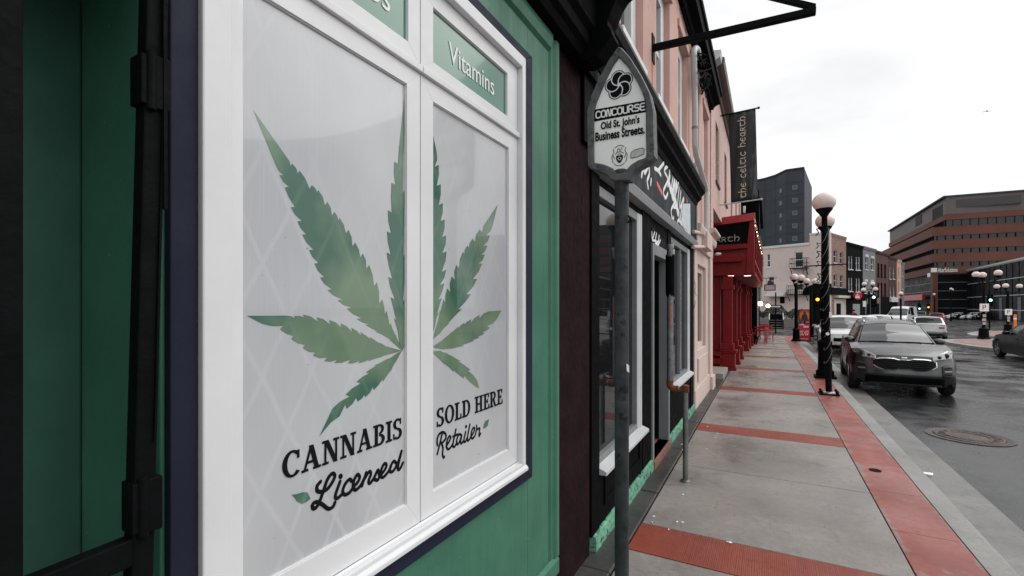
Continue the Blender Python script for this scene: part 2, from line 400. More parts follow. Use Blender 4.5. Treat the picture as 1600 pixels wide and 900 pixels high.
# ---------------------------------------------------------------- lettering
def text_mesh(txt, name, mt, parent, O, ux, uz, w, h, depth=.0015, bold=0., spacing=1., shear=0., fitcap=False):
    """Lettering laid on a plane: O lower left corner of the box, ux to the right, uz up; fitted to w x h metres."""
    cu = bpy.data.curves.new(name, 'FONT'); cu.body = txt; cu.extrude = .5; cu.offset = bold; cu.space_character = spacing; cu.shear = shear; cu.resolution_u = 6
    o = bpy.data.objects.new(name, cu); COL.objects.link(o)
    dg = bpy.context.evaluated_depsgraph_get(); me = bpy.data.meshes.new_from_object(o.evaluated_get(dg))
    bpy.data.objects.remove(o); bpy.data.curves.remove(cu)
    me.materials.clear(); me.materials.append(mt)
    xs = [v.co.x for v in me.vertices]; ys = [v.co.y for v in me.vertices]
    x0, x1, y0, y1 = min(xs), max(xs), min(ys), max(ys)
    ux, uz = Vector(ux).normalized(), Vector(uz).normalized(); un = ux.cross(uz)
    sx = w/(x1-x0); sy = h/(y1-y0) if h else sx
    for v in me.vertices:
        v.co = Vector(O)+ux*(v.co.x-x0)*sx+uz*(v.co.y-y0)*sy+un*((v.co.z+.5)*depth+.0004)
    ob = bpy.data.objects.new(name, me); COL.objects.link(ob); ob.parent = parent
    if parent: ob.matrix_parent_inverse = world_inv(parent)
    return ob
def spline(pts, k=6):
    P = [Vector(p) for p in pts]; out = []
    if len(P) < 3: return P
    for i in range(len(P)-1):
        a, b, c_, d = P[max(i-1, 0)], P[i], P[i+1], P[min(i+2, len(P)-1)]
        for j in range(k):
            t = j/k; out.append(.5*((2*b)+(-a+c_)*t+(2*a-5*b+4*c_-d)*t*t+(-a+3*b-3*c_+d)*t**3))
    out.append(P[-1]); return out
def strokes(m, lines, to3, r, n_, k=6, flat=.25, curved=True):
    for ln in lines:
        q = [to3(*p) for p in ln]
        q = spline(q, k) if curved else q
        m.tube(q, r, 8, flat=(Vector(n_), flat))
        for e in (q[0], q[-1]):                      # round stroke ends
            nv = Vector(n_); a = nv.orthogonal().normalized(); b = nv.cross(a)
            m.add([e+nv*(r*flat*.9)]+[e+(a*math.cos(t*math.tau/10)+b*math.sin(t*math.tau/10))*r for t in range(10)], [(0, 1+t, 1+(t+1) % 10) for t in range(10)])
# slab serif capitals from bars and arcs, unit height
def slab_letter(ch):
    T, t, s = .19, .105, .1                             # stem, thin stroke, serif height
    P = []
    def bar(x0, y0, x1, y1, w):                      # slanted bar with horizontal cut ends
        P.append([(x0-w/2, y0), (x0+w/2, y0), (x1+w/2, y1), (x1-w/2, y1)])
    def box(x0, y0, x1, y1): P.append([(x0, y0), (x1, y0), (x1, y1), (x0, y1)])
    def arc(cx, cy, rx, ry, a0, a1, wx, wy, n=18):   # ring segment, thick at the sides
        for i in range(n):
            q = []
            for a, o in ((i, 0), (i+1, 0), (i+1, 1), (i, 1)):
                an = R(a0+(a1-a0)*a/n)
                q.append((cx+(rx-(wx if o else 0))*math.cos(an), cy+(ry-(wy if o else 0))*math.sin(an)))
            P.append(q)
    if ch == 'I': box(.11, 0, .3, 1); box(0, 0, .41, s); box(0, 1-s, .41, 1); w = .41
    elif ch == 'L': box(.1, 0, .29, 1); box(0, 1-s, .42, 1); box(0, 0, .62, s); box(.52, 0, .62, .3); w = .62
    elif ch == 'E':
        box(.1, 0, .29, 1); box(0, 1-s, .62, 1); box(0, 0, .66, s); box(.53, 1-.28, .62, 1); box(.56, 0, .66, .3); box(.28, .45, .5, .55); box(.43, .37, .5, .64); w = .66
    elif ch == 'H':
        box(.1, 0, .29, 1); box(.57, 0, .76, 1); box(.28, .45, .58, .56)
        for x in (0, .47): box(x, 0, x+.39, s); box(x, 1-s, x+.39, 1)
        w = .86
    elif ch == 'N':
        box(.11, 0, .2, 1); box(.66, 0, .75, 1); bar(.2, 1, .68, 0, .21); box(0, 0, .32, s); box(0, 1-s, .28, 1); box(.56, 1-s, .86, 1); w = .86
    elif ch == 'A':
        bar(.12, 0, .44, 1, .1); bar(.72, 0, .44, 1, .2); box(.24, .29, .62, .39); box(0, 0, .3, s); box(.54, 0, .9, s); w = .9
    elif ch == 'D':
        box(.1, 0, .29, 1); box(0, 0, .4, s); box(0, 1-s, .4, 1); arc(.38, .5, .42, .5, -90, 90, .19, s); w = .8
    elif ch == 'O': arc(.41, .5, .41, .52, 0, 360, .19, .1, 36); w = .82
    elif ch == 'C':
        arc(.43, .5, .43, .52, 48, 318, .2, .1, 30); box(.63, .66, .73, .98); w = .76
    elif ch == 'B':
        box(.1, 0, .29, 1); box(0, 0, .4, s); box(0, 1-s, .4, 1); arc(.38, .76, .3, .24, -90, 90, .17, s*.9); arc(.38, .27, .36, .27, -90, 90, .19, s); w = .75
    elif ch == 'R':
        box(.1, 0, .29, 1); box(0, 0, .39, s); box(0, 1-s, .4, 1); arc(.38, .73, .32, .27, -90, 90, .18, s); bar(.66, 0, .42, .5, .19); box(.56, 0, .84, s); w = .82
    elif ch == 'S':
        arc(.32, .745, .3, .27, 40, 270, .18, .1, 16); arc(.31, .265, .32, .28, -140, 92, .19, .1, 16); box(.49, .7, .57, .99); box(.02, .01, .1, .3); w = .64
    else: w = .35
    return P, w
def slab_text(m, txt, O, ux, uz, w, h, un):
    adv = []; x = 0
    for ch in txt:
        P, cw_ = slab_letter(ch); adv.append((P, x)); x += cw_+.07
    x -= .07; i = 0
    for P, x0 in adv:
        for q in P:
            i += 1
            pts = [Vector(O)+Vector(ux)*((a+x0)/x*w)+Vector(uz)*(b*h) for a, b in q]
            m.poly(pts, Vector(un)*(.0012+.00001*(i % 40)))

# ---------------------------------------------------------------- green shop
XS, XP, XW, XC = -1.090, -1.1012, -1.1, -1.062
shop = E('green_shop', 'green painted shopfront with white framed window showing a large leaf and dark cornice', 'shop', (XW, 1.0, 0))
yNL, yNR = onX(266, 478, XC-.015).y, onX(832, 478, XC-.015).y
zNB, zNT = onX(832, 745, XC-.015).z, onX(828, 85, XC-.015).z
yWL, yWR = onX(317, 478, XC).y, onX(822, 478, XC).y
zWB, zWT = onX(822, 733, XC).z, onX(822, 92, XC).z
yCL, yCR = onX(353, 478, XS).y, onX(809, 478, XS).y
zCB, zCT = onX(810, 722, XS).z, onX(806, 104, XS).z
LL = (onX(380, 0, XS).y, onX(636, 0, XS).y, onX(636, 789, XS).z, onX(636, 131, XS).z)
LR = (onX(677, 0, XS).y, onX(795, 0, XS).y, onX(677, 768, XS).z, onX(677, 159, XS).z)
UL = (LL[0], onX(638, 0, XS).y, onX(638, 65, XS).z, onX(677, 11, XS).z)
UR = (LR[0], onX(793, 0, XS).y, onX(677, 97, XS).z, onX(677, 11, XS).z)
YJ, YE_G = .505, 2.545
m = MB()
m.box(-1.5, XW, YJ, yNL+.01, 0, 3.3); m.box(-1.3, XW, yNR-.01, YE_G, 0, 3.3)
m.box(-1.3, XW, yNL+.01, yNR-.01, 0, zNB+.01); m.box(-1.3, XW, yNL+.01, yNR-.01, zNT-.01, 3.3)
m.box(-1.5, XW, -3, -.75, 0, 3.3); m.box(-1.49, XW, -.75, YJ, 2.50, 3.3)
m.build('wall', m_green, shop, bevel=.004)
m = MB()                                                 # raised border mouldings of the wall panel
yb0, yb1 = onX(857, 478, XW).y, YE_G-.003; zb = onX(862, 870, XW).z
m.extr([(XW+.001, zb-.10), (XW+.03, zb-.1), (XW+.03, zb-.02), (XW+.012, zb), (XW+.001, zb)], YJ+.05, yb1)
m.extr([(XW+.0005, yb0), (XW+.012, yb0+.01), (XW+.012, yb0+.03), (XW+.03, yb0+.05), (XW+.03, yb1), (XW+.0005, yb1)], zb+.001, 3.28, plane='xy')
m.extr([(XW+.001, 3.2), (XW+.02, 3.215), (XW+.03, 3.25), (XW+.03, 3.29), (XW+.001, 3.29)], YJ+.05, yb0)
m.build('wall_moulding', m_green, shop)
dr = MB(); dr.box(-1.52, -1.462, -.75, YJ-.001, 0, 2.499); dr.box(-1.4625, -1.44, -.7, .30, .2, 2.4); dr.box(-1.461, -1.45, .36, .375, 0, 2.49)
d_ = dr.build('door', m_greendoor, shop, bevel=.006)
win = MB()
def ring(m, x0, x1, o, i):                              # rectangular frame, o and i = (y0, y1, z0, z1)
    m.box(x0, x1, o[0], i[0], o[2], o[3]); m.box(x0, x1, i[1], o[1], o[2], o[3]); m.box(x0, x1, i[0], i[1], o[2], i[2]); m.box(x0, x1, i[0], i[1], i[3], o[3])
def mitre(m, x0, x1, o, i):                             # the same with mitred corners, one piece per side
    oc = [(o[0], o[2]), (o[1], o[2]), (o[1], o[3]), (o[0], o[3])]; ic = [(i[0], i[2]), (i[1], i[2]), (i[1], i[3]), (i[0], i[3])]
    for k in range(4):
        q = [oc[k], oc[(k+1) % 4], ic[(k+1) % 4], ic[k]]; m.poly([(x0, a, b) for a, b in q], (x1-x0, 0, 0))
mitre(win, XW-.02, XC-.015, (yNL, yNR, zNB, zNT), (yWL-.001, yWR+.001, zWB-.001, zWT+.001))
w_ = win.build('window', m_navy, shop, bevel=.003)
m = MB(); mitre(m, XW-.06, XC, (yWL, yWR, zWB, zWT), (yCL, yCR, zCB, zCT)); 
m.build('casing', m_white, w_, bevel=.004)
m = MB(); m.extr([(XS, zCB-.0), (XS+.001, zCB+.006), (XC+.012, zWB+.012), (XC+.012, zWB-.004), (XS, zWB-.004)], yWL+.002, yWR+.004); m.build('sill', m_white, w_, bevel=.003)
ym = onX(657, 478, XS).y
def sash(o, i, nm='sash'):
    m = MB(); mitre(m, XP-.02, XS, o, i)
    k = .006                                            # glazing bead inside the sash
    mitre(m, XP-.001, XS-.005, i, (i[0]+.003, i[1]-.002, i[2]+.003, i[3]-.003))
    s_ = m.build(nm, m_white, w_, bevel=.0016); return s_
zt1 = (LL[3]+UL[2])/2+.004
gap = .0022
sash((yCL+gap, ym-gap, zCB+.006, zt1-.014), LL); sash((ym+gap, yCR-gap, zCB+.006, zt1-.014), LR)
sash((yCL+gap, ym-gap, zt1+.014, zCT-gap), UL); sash((ym+gap, yCR-gap, zt1+.014, zCT-gap), UR)
m = MB(); m.box(XP-.02, XS+.014, yCL, ym-.0015, zt1-.0125, zt1+.0125); m.box(XP-.02, XS+.014, ym+.0015, yCR, zt1-.0125, zt1+.0125); m.build('transom', m_white, w_, bevel=.003)
# printed film behind the glass
def film(t, base):
    x, y, z = t.sep(t.obj())
    f = []
    for sg in (1, -1):
        q = t.math('ADD', t.math('MULTIPLY', y, 6.7), t.math('MULTIPLY', z, 3.5*sg))
        q = t.math('ADD', q, t.math('MULTIPLY', t.noise(2.5, 2), .25))
        q = t.math('ABSOLUTE', t.math('SUBTRACT', t.math('FRACT', q), .5))
        f.append(t.rng(q, .02, .075, 1, 0))
    d = t.math('MULTIPLY', t.math('MAXIMUM', f[0], f[1]), t.rng(t.noise(1.1, 2), .36, .6, 0, 1))
    d = t.math('MULTIPLY', d, t.rng(y, .5, 1.9, 1, .25))
    return d, x, y, z
t = NT('window_film'); d, x, y, z = film(t, 0)
c = t.mix(t.rng(t.noise(1.6, 4, .5, vec=t.mapped((1, 1, .6))), .35, .65), C(172, 176, 181), C(194, 197, 199))
c = t.mix(t.math('MULTIPLY', d, .5), c, C(205, 207, 212))
st = t.noise(3, 4, .6, vec=t.mapped((1, 90, 1.2)))
c = t.mix(t.rng(st, .45, .8, 0, .14), c, C(215, 213, 214))
c = t.mix(t.rng(t.noise(60, 2, .5), .765, .775, 0, .8), c, (.12, .12, .12))
t.set(col=c, rough=t.rng(st, .3, .7, .12, .2), coat=.6, coatr=.03, spec=.4); t.bump(st, .04, .002); m_film = t.m
t = NT('leaf_print'); d, x, y, z = film(t, 0)
n = t.noise(3.4, 3, .5)
c = t.mix(t.rng(n, .40, .60), C(54, 98, 80), C(108, 132, 106))
c = t.mix(t.math('MULTIPLY', d, .35), c, C(130, 160, 140))
t.set(col=c, rough=.16, coat=.6, coatr=.03); m_leaf = t.m
t = NT('green_film'); c = t.mix(t.rng(t.noise(2, 3), .35, .65), C(62, 116, 96), C(78, 132, 111)); t.set(col=c, rough=.16, coat=.5, coatr=.03); m_gfilm = t.m
def pane(i, mt, nm='pane'):
    m = MB(); m.box(XP-.006, XP, i[0]-.004, i[1]+.004, i[2]-.004, i[3]+.004); return m.build(nm, mt, w_)
pane(LL, m_film); pane(LR, m_film); pane(UL, m_gfilm); pane(UR, m_gfilm)
# leaf print: every leaflet an outline of saw teeth measured off the photo, laid on the pane
def leaflet(m, tip, upper, lower, base, j):
    def side(pts):                                       # pts run tip -> base, each a tooth point
        P = [Vector(tip)]+[Vector(p) for p in pts]+[Vector(base)]; out = [P[0]]
        Q = [P[0]]
        for k in range(1, len(P)-1):
            Q.append(P[k])
        Q.append(P[-1])
        axn = (Vector(base)-Vector(tip)).normalized(); nx = Vector((axn.y, -axn.x))
        for k in range(1, len(Q)-1):                     # saw teeth lean towards the tip: notch first, then the point, then a long edge
            e = Q[k+1]-Q[k]; p_ = Q[k]-Q[k-1]
            sg = 1 if nx.dot(Q[k]-Vector(tip)) > 0 else -1
            dep = min(6.5, .34*p_.length)*min(1, max(0, (Q[k]-Vector(base)).length-22)/60)
            if k > 1: out.append(Q[k]-nx*sg*dep+p_*.02)
            out.append(Q[k]-p_.normalized()*min(2.5, .18*p_.length))
            if k < len(Q)-2: out.append(Q[k]+e*.45-nx*sg*.05*e.length)
        return out
    a = side(upper); b = side(lower)
    o = a+[Vector(base)]+b[:0:-1]
    pts = [onX(p.x, p.y, XP+.0006+.0002*j) for p in o]
    pts = [Vector((p.x, min(max(p.y, lim[0]), lim[1]), p.z)) for p in pts]
    from mathutils.geometry import tessellate_polygon
    q = [pts[0]]
    for p in pts[1:]:
        if (p-q[-1]).length > 2e-4: q.append(p)
    if (q[0]-q[-1]).length < 2e-4: q.pop()
    m.add(q, tessellate_polygon([[Vector((p.y, p.z, 0)) for p in q]]))
m = MB(); lim = (LL[0]+.001, LL[1]-.001)
B = (628, 548)
leaflet(m, (396, 172), [(449, 247), (458, 257), (470, 268), (489, 291), (499, 298), (513, 317), (524, 333), (532, 342), (546, 361), (556, 381), (568.5, 398), (578, 416), (590, 443), (598, 470), (605, 488), (611, 507), (619, 524)],
        [(432, 260), (438, 276), (446, 295), (455, 326), (466, 348), (473, 369), (484, 393), (492, 414), (501, 436), (513, 455), (529.5, 471), (543.7, 484), (559, 500), (573, 509), (588, 519), (610, 531)], B, 0)
leaflet(m, (386, 493.5), [(450, 493), (461.5, 494), (476, 491), (497.7, 496), (517, 500.5), (534.8, 505.8), (551.4, 513), (565.5, 520), (580, 527.5), (595, 536), (612.7, 544)],
        [(412, 507), (440, 515.5), (457, 531), (475, 545), (491, 557), (509, 565), (525, 567.5), (546, 568), (561.6, 568), (577, 564), (592, 559.5), (610, 553)], B, 1)
leaflet(m, (499, 682), [(520.7, 636), (541.7, 615), (558.6, 594.7), (573.6, 580), (586.7, 569.6), (600, 563), (623, 550.5)],
        [(518, 659), (543.7, 637), (561, 626), (573, 619.5), (586, 608), (600, 595), (612, 578.6), (619, 564.5)], B, 2)
leaflet(m, (632, 152), [(626, 212), (616, 255), (611.7, 288), (606, 331), (605, 364), (604.5, 397), (607, 435), (611, 467), (616.5, 500), (624, 536)], [(635, 200), (636, 300), (637, 400), (636, 470), (635, 520), (632, 540)], (629, 548), 3)
m.build('leaf_print', m_leaf, w_, recalc=False)
m = MB(); lim = (LR[0]+.0005, LR[1]-.001)
leaflet(m, (677, 212), [(683, 240), (686, 260), (689, 290), (692, 320), (695, 345), (697.5, 370), (698, 395), (697, 424), (694, 445), (690, 468), (685, 490), (680, 508)], [(674, 240), (670, 300), (670, 400), (672, 480)], (674, 530), 0)
leaflet(m, (778, 319), [(761, 345), (748, 360), (737, 375), (729, 385), (722, 395), (712, 416), (705, 434), (698, 453), (692, 470), (687, 486), (681, 512)],
        [(769.5, 354), (765, 370), (761, 386), (757, 400), (753, 414), (745, 438), (735, 462), (720.5, 485), (701.5, 506), (688, 520)], (676, 531), 1)
leaflet(m, (783.7, 485), [(761, 486.5), (747, 493), (734, 500), (724, 505), (715, 511), (705, 519), (696, 527), (686, 535)],
        [(775, 501), (764, 514), (756, 522), (748, 528), (739.6, 533), (723, 541.5), (707, 545), (690.6, 546)], (675, 542.5), 2)
leaflet(m, (749, 607), [(745, 592), (734, 576), (718, 562.6), (707, 556), (696, 551), (686, 547.5)], [(741, 602), (723, 590), (707, 579.5), (690.6, 565)], (675, 549), 3)
m.build('leaf_print', m_leaf, w_, recalc=False)
lf = MB()
def blob(m, pts, lim_=None): m.poly([onX(x_, y_, XP+.0007) for x_, y_ in pts], (.0008, 0, 0))
blob(lf, [(456, 773), (463, 772), (473, 769), (480, 769), (485, 779), (479, 784), (472, 787), (464, 783), (460, 777)]); lf.build('leaf_print', m_leaf, w_)
lf = MB(); blob(lf, [(764, 655), (762, 665), (758, 669), (755, 669.5), (755.5, 664), (758, 658)]); lf.build('leaf_print', m_leaf, w_)
UY, UZ, UX = Vector((0, 1, 0)), Vector((0, 0, 1)), Vector((1, 0, 0))
def slab_line(txt, a, b, capa):                          # a, b = baseline ends in the photo, capa = cap top at a
    A, B_, T_ = onX(*a, XP+.0008), onX(*b, XP+.0008), onX(*capa, XP+.0008)
    m = MB(); zz = (A.z+B_.z)/2; slab_text(m, txt, (A.x, A.y, zz), UY, UZ, B_.y-A.y, T_.z-A.z, UX); m.build('lettering', m_signk, w_)
slab_line('CANNABIS', (441, 749.5), (628, 684), (441, 708))
slab_line('SOLD HERE', (682, 666), (785, 632), (682, 637))
k_ = lambda x_, y_: onX(430+x_/4.09, 590+y_/4.09, XP+.001)
lic = [[(290,665),(270,690),(268,720),(290,730),(330,715),(365,670),(382,628),(365,613),(335,650),(310,720),(285,790),(262,830),(243,835),(240,810),(265,795),(300,810),(340,838),(370,825),(382,798)],
 [(415,665),(390,735),(385,765),(400,770),(428,745)], [(490,662),(475,650),(448,680),(432,725),(445,748),(475,735),(500,700),(530,665),(540,635),(525,620),(505,655),(498,700),(515,718),(545,690),(572,640)],
 [(582,608),(555,692)], [(562,665),(590,615),(605,600),(612,618),(597,662),(607,675),(632,640),(655,592),(662,605),(666,632),(655,655),(636,650)],
 [(668,632),(700,590),(712,560),(698,550),(680,585),(675,625),(690,637),(720,605),(740,570)], [(775,548),(757,535),(737,570),(735,600),(755,596),(782,550),(808,470)], [(808,470),(787,560),(787,588),(800,580),(816,545)]]
m = MB(); strokes(m, lic, k_, .0058, UX); strokes(m, [[(417, 629), (420, 633)]], k_, .0075, UX); m.build('lettering', m_signk, w_)
k_ = lambda x_, y_: onX(660+x_/6.43, 590+y_/6.43, XP+.001)
ret = [[(197,570),(177,660),(150,768)], [(152,680),(148,630),(165,575),(200,548),(232,565),(236,608),(205,650),(188,655)], [(190,655),(207,705),(203,770),(213,803),(222,795)],
 [(240,690),(270,640),(285,600),(270,590),(250,630),(243,690),(258,720),(285,700),(305,665)], [(337,522),(312,640),(308,690),(325,692),(347,650)], [(308,592),(355,570)],
 [(392,577),(370,570),(350,610),(345,650),(355,672),(375,640),(396,580),(385,640),(393,662),(418,628)], [(435,545),(420,610),(420,645),(435,640),(452,600)],
 [(478,470),(455,590),(455,632),(470,625),(490,590),(515,550),(525,515),(512,505),(495,540),(490,590),(503,612),(530,580),(545,520)], [(545,482),(550,520),(577,508),(570,560),(572,587),(586,560)]]
m = MB(); strokes(m, ret, k_, .0052, UX); strokes(m, [[(438, 490), (441, 494)]], k_, .0066, UX); m.build('lettering', m_signk, w_)
A, B_, T_ = onX(701, 96, XP+.0008), onX(771.5, 152, XP+.0008), onX(701, 64, XP+.0008)
m_letw = mat('white_lettering', (.8, .82, .81), .4, .02, 5)
text_mesh('Vitamins', 'lettering', m_letw, w_, A, UY, UZ, B_.y-A.y, T_.z-A.z)
A, B_, = onX(567, 5, XP+.0008), onX(609, 15, XP+.0008)
zb_ = onX(600, 14, XP).z; text_mesh('os', 'lettering', m_letw, w_, (A.x, onX(573, 0, XP).y, zb_), UY, UZ, B_.y-onX(573, 0, XP).y, (T_.z-onX(701, 96, XP).z)*.72)
# black cornice of the green shop with its end bracket
m = MB()
prof = [(XW-.2, 3.3), (-1.02, 3.3), (-1.0, 3.34), (-.97, 3.36), (-.965, 3.42), (-.93, 3.45), (-.925, 3.6), (-.86, 3.66), (-.80, 3.76), (-.78, 3.9), (-.78, 4.1), (XW-.2, 4.1)]
m.extr(prof, -3, 2.78); cn = m.build('cornice', m_black, shop, bevel=.004)
Yb = 2.95
bp = [(930,112),(945,103),(957,88),(968,73),(966,66),(961,58),(961,51),(965,43),(969,33),(974,20),(982,7),(990,0),(1004,-8),(1004,-120),(860,-120),(860,112)]
m = MB(); m.poly([onY(x_, y_, Yb) for x_, y_ in bp], (0, -.16, 0)); m.build('cornice_bracket', m_black, shop, bevel=.006)
# ---------------------------------------------------------------- iron gate in the doorway
gate = E('iron_gate', 'black iron gate with block hinges standing open by the green doorway', 'gate', (-1.03, .45, 0))
XG = -1.03
a, b = onX(240, 0, XG), onX(216, 900, XG); dv = (a-b).normalized()
m = MB(); m.beam(b-dv*1.0, a+dv*.4, .036, .036, up=(0, 1, 0)); m.build('hinge_post', m_iron, gate, bevel=.004)
m = MB(); m.beam(a+Vector((.022, .008, -.4)), a+Vector((.022, .006, .4)), .012, .006); m.beam(b+dv*.25+Vector((.02, .012, 0)), a+Vector((.02, .012, 0)), .006, .004); m.build('weld_strip', m_iron, gate)
for pyc in (132, 787):
    c_ = onX(232 if pyc < 400 else 219, pyc, XG); m = MB()
    m.box(c_.x-.02, c_.x+.024, c_.y-.022, c_.y-.004, c_.z-.046, c_.z+.046); m.box(c_.x-.02, c_.x+.026, c_.y-.002, c_.y+.026, c_.z-.05, c_.z+.05)
    m.tube([(c_.x+.022, c_.y-.005, c_.z-.055), (c_.x+.022, c_.y-.005, c_.z+.055)], .009, 10); m.build('hinge', m_iron, gate, bevel=.004)
a_ = onX(212, 856, XG); b_r = Vector((-.985, a_.y-.42, a_.z))
m = MB(); m.beam(a_, b_r, .03, .05); m.beam(a_+Vector((.012, 0, -.12)), b_r+Vector((.012, 0, -.12)), .02, .08); m.build('rail', m_iron, gate, bevel=.003)
u_ = onX(-12, 478, -1.0)
m = MB(); m.box(-1.02, -.985, u_.y-.06, onX(38, 478, -.985).y, .2, 3.0); m.build('stile', m_iron, gate, bevel=.005)
# ---------------------------------------------------------------- street name sign on its post
sg = E('street_sign', 'pointed grey framed business street plaque on a tall grey post beside the green shop', 'street sign', (-.615, 2.2, 0))
YS = 2.2
pc = onY(971.5, 478, YS)
m = MB(); m.tube([(pc.x, YS, -.05), (pc.x, YS, 1.2), (pc.x, YS, onY(970, 268, YS).z)], .033, 20, caps=True); m.build('post', m_pole, sg, smooth=True)
zc = onY(970, 272, YS).z
m = MB(); m.lathe([(.036, -.012), (.047, -.004), (.047, .008), (.036, .016)], c=(pc.x, YS, zc), n=20); m.build('collar', m_pole, sg, smooth=True)
m = MB(); m.lathe([(.034, -.02), (.05, -.018), (.05, .005), (.034, .01)], c=(pc.x, YS, .02), n=20); m.build('foot_collar', m_pole, sg, smooth=True)
m_frame = mat('cast_frame', C(92, 94, 96), .6, .3, 20, .35, 35, metal=.3, wear=C(62, 64, 66), wscale=22, wamt=.56)
out = [(966,73),(972,75),(985,90),(1003,119),(1016,146),(1022,172),(1023,210),(1024,247),(1016,254),(1000,262),(990,271),(986,283),(956,283),(948,273),(933,267),(920,263),(918,255),(918,215),(917,172),(923,150),(937,119),(952,92)]
inn = [(967,89),(981,104),(996,128),(1006,150),(1009,170),(1009.5,210),(1010,246),(998,250),(985,258),(977,268),(964,270),(956,262),(944,257),(928,254),(928,215),(928,174),(933,157),(946,126),(957,104)]
po = [onY(x, y, YS-.04) for x, y in out]; pi_ = [onY(x, y, YS-.04) for x, y in inn]
def resample(p, n):
    p = p+[p[0]]; L = [0]
    for a, b in zip(p, p[1:]): L.append(L[-1]+(b-a).length)
    out = []
    for k in range(n):
        t = L[-1]*k/n; i = max(j for j in range(len(L)-1) if L[j] <= t+1e-9)
        out.append(p[i].lerp(p[i+1], (t-L[i])/max(L[i+1]-L[i], 1e-9)))
    return out
ro, ri = resample(po, 80), resample(pi_, 80); ce = Vector((pc.x, 0, 0))
m = MB(); T = .05
vs = [p+Vector((0, .004, 0)) for p in ro]+[p.lerp(q, .12)+Vector((0, -.006, 0)) for p, q in zip(ro, ri)]+[p.lerp(q, .85)+Vector((0, -.006, 0)) for p, q in zip(ro, ri)]+[q for q in ri]+[q+Vector((0, .012, 0)) for q in ri]+[p+Vector((0, T, 0)) for p in ro]
fs = []
for a in range(4):
    for k in range(80): fs.append((a*80+k, a*80+(k+1) % 80, (a+1)*80+(k+1) % 80, (a+1)*80+k))
for k in range(80): fs.append((5*80+k, 5*80+(k+1) % 80, (k+1) % 80, k))
fs.append(tuple(5*80+k for k in range(80)))
m.add(vs, fs)
for x, y in ((966, 79), (1016, 160), (922, 160), (1018, 245), (923, 259), (921, 210), (1017, 210), (940, 122), (998, 116)):
    p = onY(x, y, YS-.047); m.lathe([(.004, -.003), (.004, 0), (.002, .002)], c=p, n=10, axis='y')
m.build('frame', m_frame, sg, smooth=True, angle=35)
m = MB(); m.poly([p+Vector((0, .008, 0)) for p in ri], (0, .012, 0)); pn = m.build('panel', m_signw, sg)
YT = YS-.033                                            # front of the panel
P_ = lambda x, y, o=0.: onY(x, y, YT-o)
m = MB(); m.poly([P_(928.5, 190), P_(928.5, 171.5), P_(1009.3, 157), P_(1009.4, 175)][::-1], (0, -.0012, 0)); m.build('title_band', m_signk, pn)
def line_on(txt, a, b, h, mt, bold=0., sp=1.):
    A, B2 = P_(*a), P_(*b); A.y = B2.y = YT-.0016
    hh = (P_(a[0], a[1]-h)-P_(*a)).z; ux = (B2-A)
    text_mesh(txt, 'lettering', mt, pn, A, ux, (0, 0, 1), ux.length, hh, depth=.0008, bold=bold, spacing=sp)
CO = {'C': [[(.85,.88),(.7,1),(.2,1),(0,.75),(0,.25),(.2,0),(.7,0),(.85,.12)]], 'O': [[(.2,0),(0,.25),(0,.75),(.2,1),(.65,1),(.85,.75),(.85,.25),(.65,0),(.2,0)]], 'N': [[(0,0),(0,.75),(.15,1),(.3,.95),(.55,.05),(.7,0),(.85,.2),(.85,1)]],
 'U': [[(0,1),(0,.25),(.2,0),(.65,0),(.85,.25),(.85,1)]], 'R': [[(0,0),(0,1),(.62,1),(.8,.8),(.62,.52),(.15,.5)],[(.4,.5),(.85,0)]], 'S': [[(.82,.95),(.2,1),(.03,.78),(.2,.54),(.65,.5),(.83,.25),(.65,0),(.03,.04)]], 'E': [[(.85,1),(.2,1),(0,.75),(0,.25),(.2,0),(.85,0)],[(.05,.5),(.7,.5)]]}
A, B2 = P_(931.5, 184.8), P_(1007.5, 171.3); ex = (B2-A)/(9*1.12-.27); ez = Vector((0, 0, (P_(931, 177)-P_(931, 186.5)).z))
m = MB()
for i, ch in enumerate('CONCOURSE'): strokes(m, CO[ch], lambda a, b: A+ex*(i*1.12+a)+ez*b+Vector((0, -.0016, 0)), .0034, (0, -1, 0), k=4, flat=.2)
m.build('lettering', m_letw, pn)
line_on("Old St. John's", (939, 206.5), (999.5, 195.8), 15.5, m_signk, .03)
line_on('Business Streets.', (930.5, 221.5), (1007.5, 209), 14, m_signk, .03)
cf = P_(967.3, 132.5); SX, SZ = .0585, .0585
def disc(m, cx, cz, r, d, n=28): m.poly([(cx+r*math.cos(k*math.tau/n), YT, cz+r*math.sin(k*math.tau/n)) for k in range(n)], (0, -d, 0))
mk, mw = MB(), MB()
for k in range(5):
    a = R(90+72*k+8); cx, cz = cf.x+.034*math.cos(a), cf.z+.034*math.sin(a)
    disc(mk, cx, cz, .0345, .0008+.00002*k); disc(mw, cx, cz, .0305, .0011+.00002*k)
mk2 = MB()
for k in range(5):
    a = R(90+72*k+8); cx, cz = cf.x+.034*math.cos(a), cf.z+.034*math.sin(a); disc(mk2, cx, cz, .0262, .0014+.00002*k)
mk.build('emblem', m_signk, pn); mw.build('emblem', m_letw, pn); mk2.build('emblem', m_signk, pn)
m = MB()
for k in range(5):                                       # the white swirl between the petals
    a0 = R(90+72*k+44)
    pts = []
    for j in range(9):
        f = j/8; rr = .052*f; a = a0+R(62)*(1-f)*(1 if f < 1 else 1); pts.append((cf.x+rr*math.cos(a), YT-.0017, cf.z+rr*math.sin(a)))
    m.tube(pts, .0026, 8, flat=(Vector((0, -1, 0)), .2))
m.build('emblem', m_letw, pn)
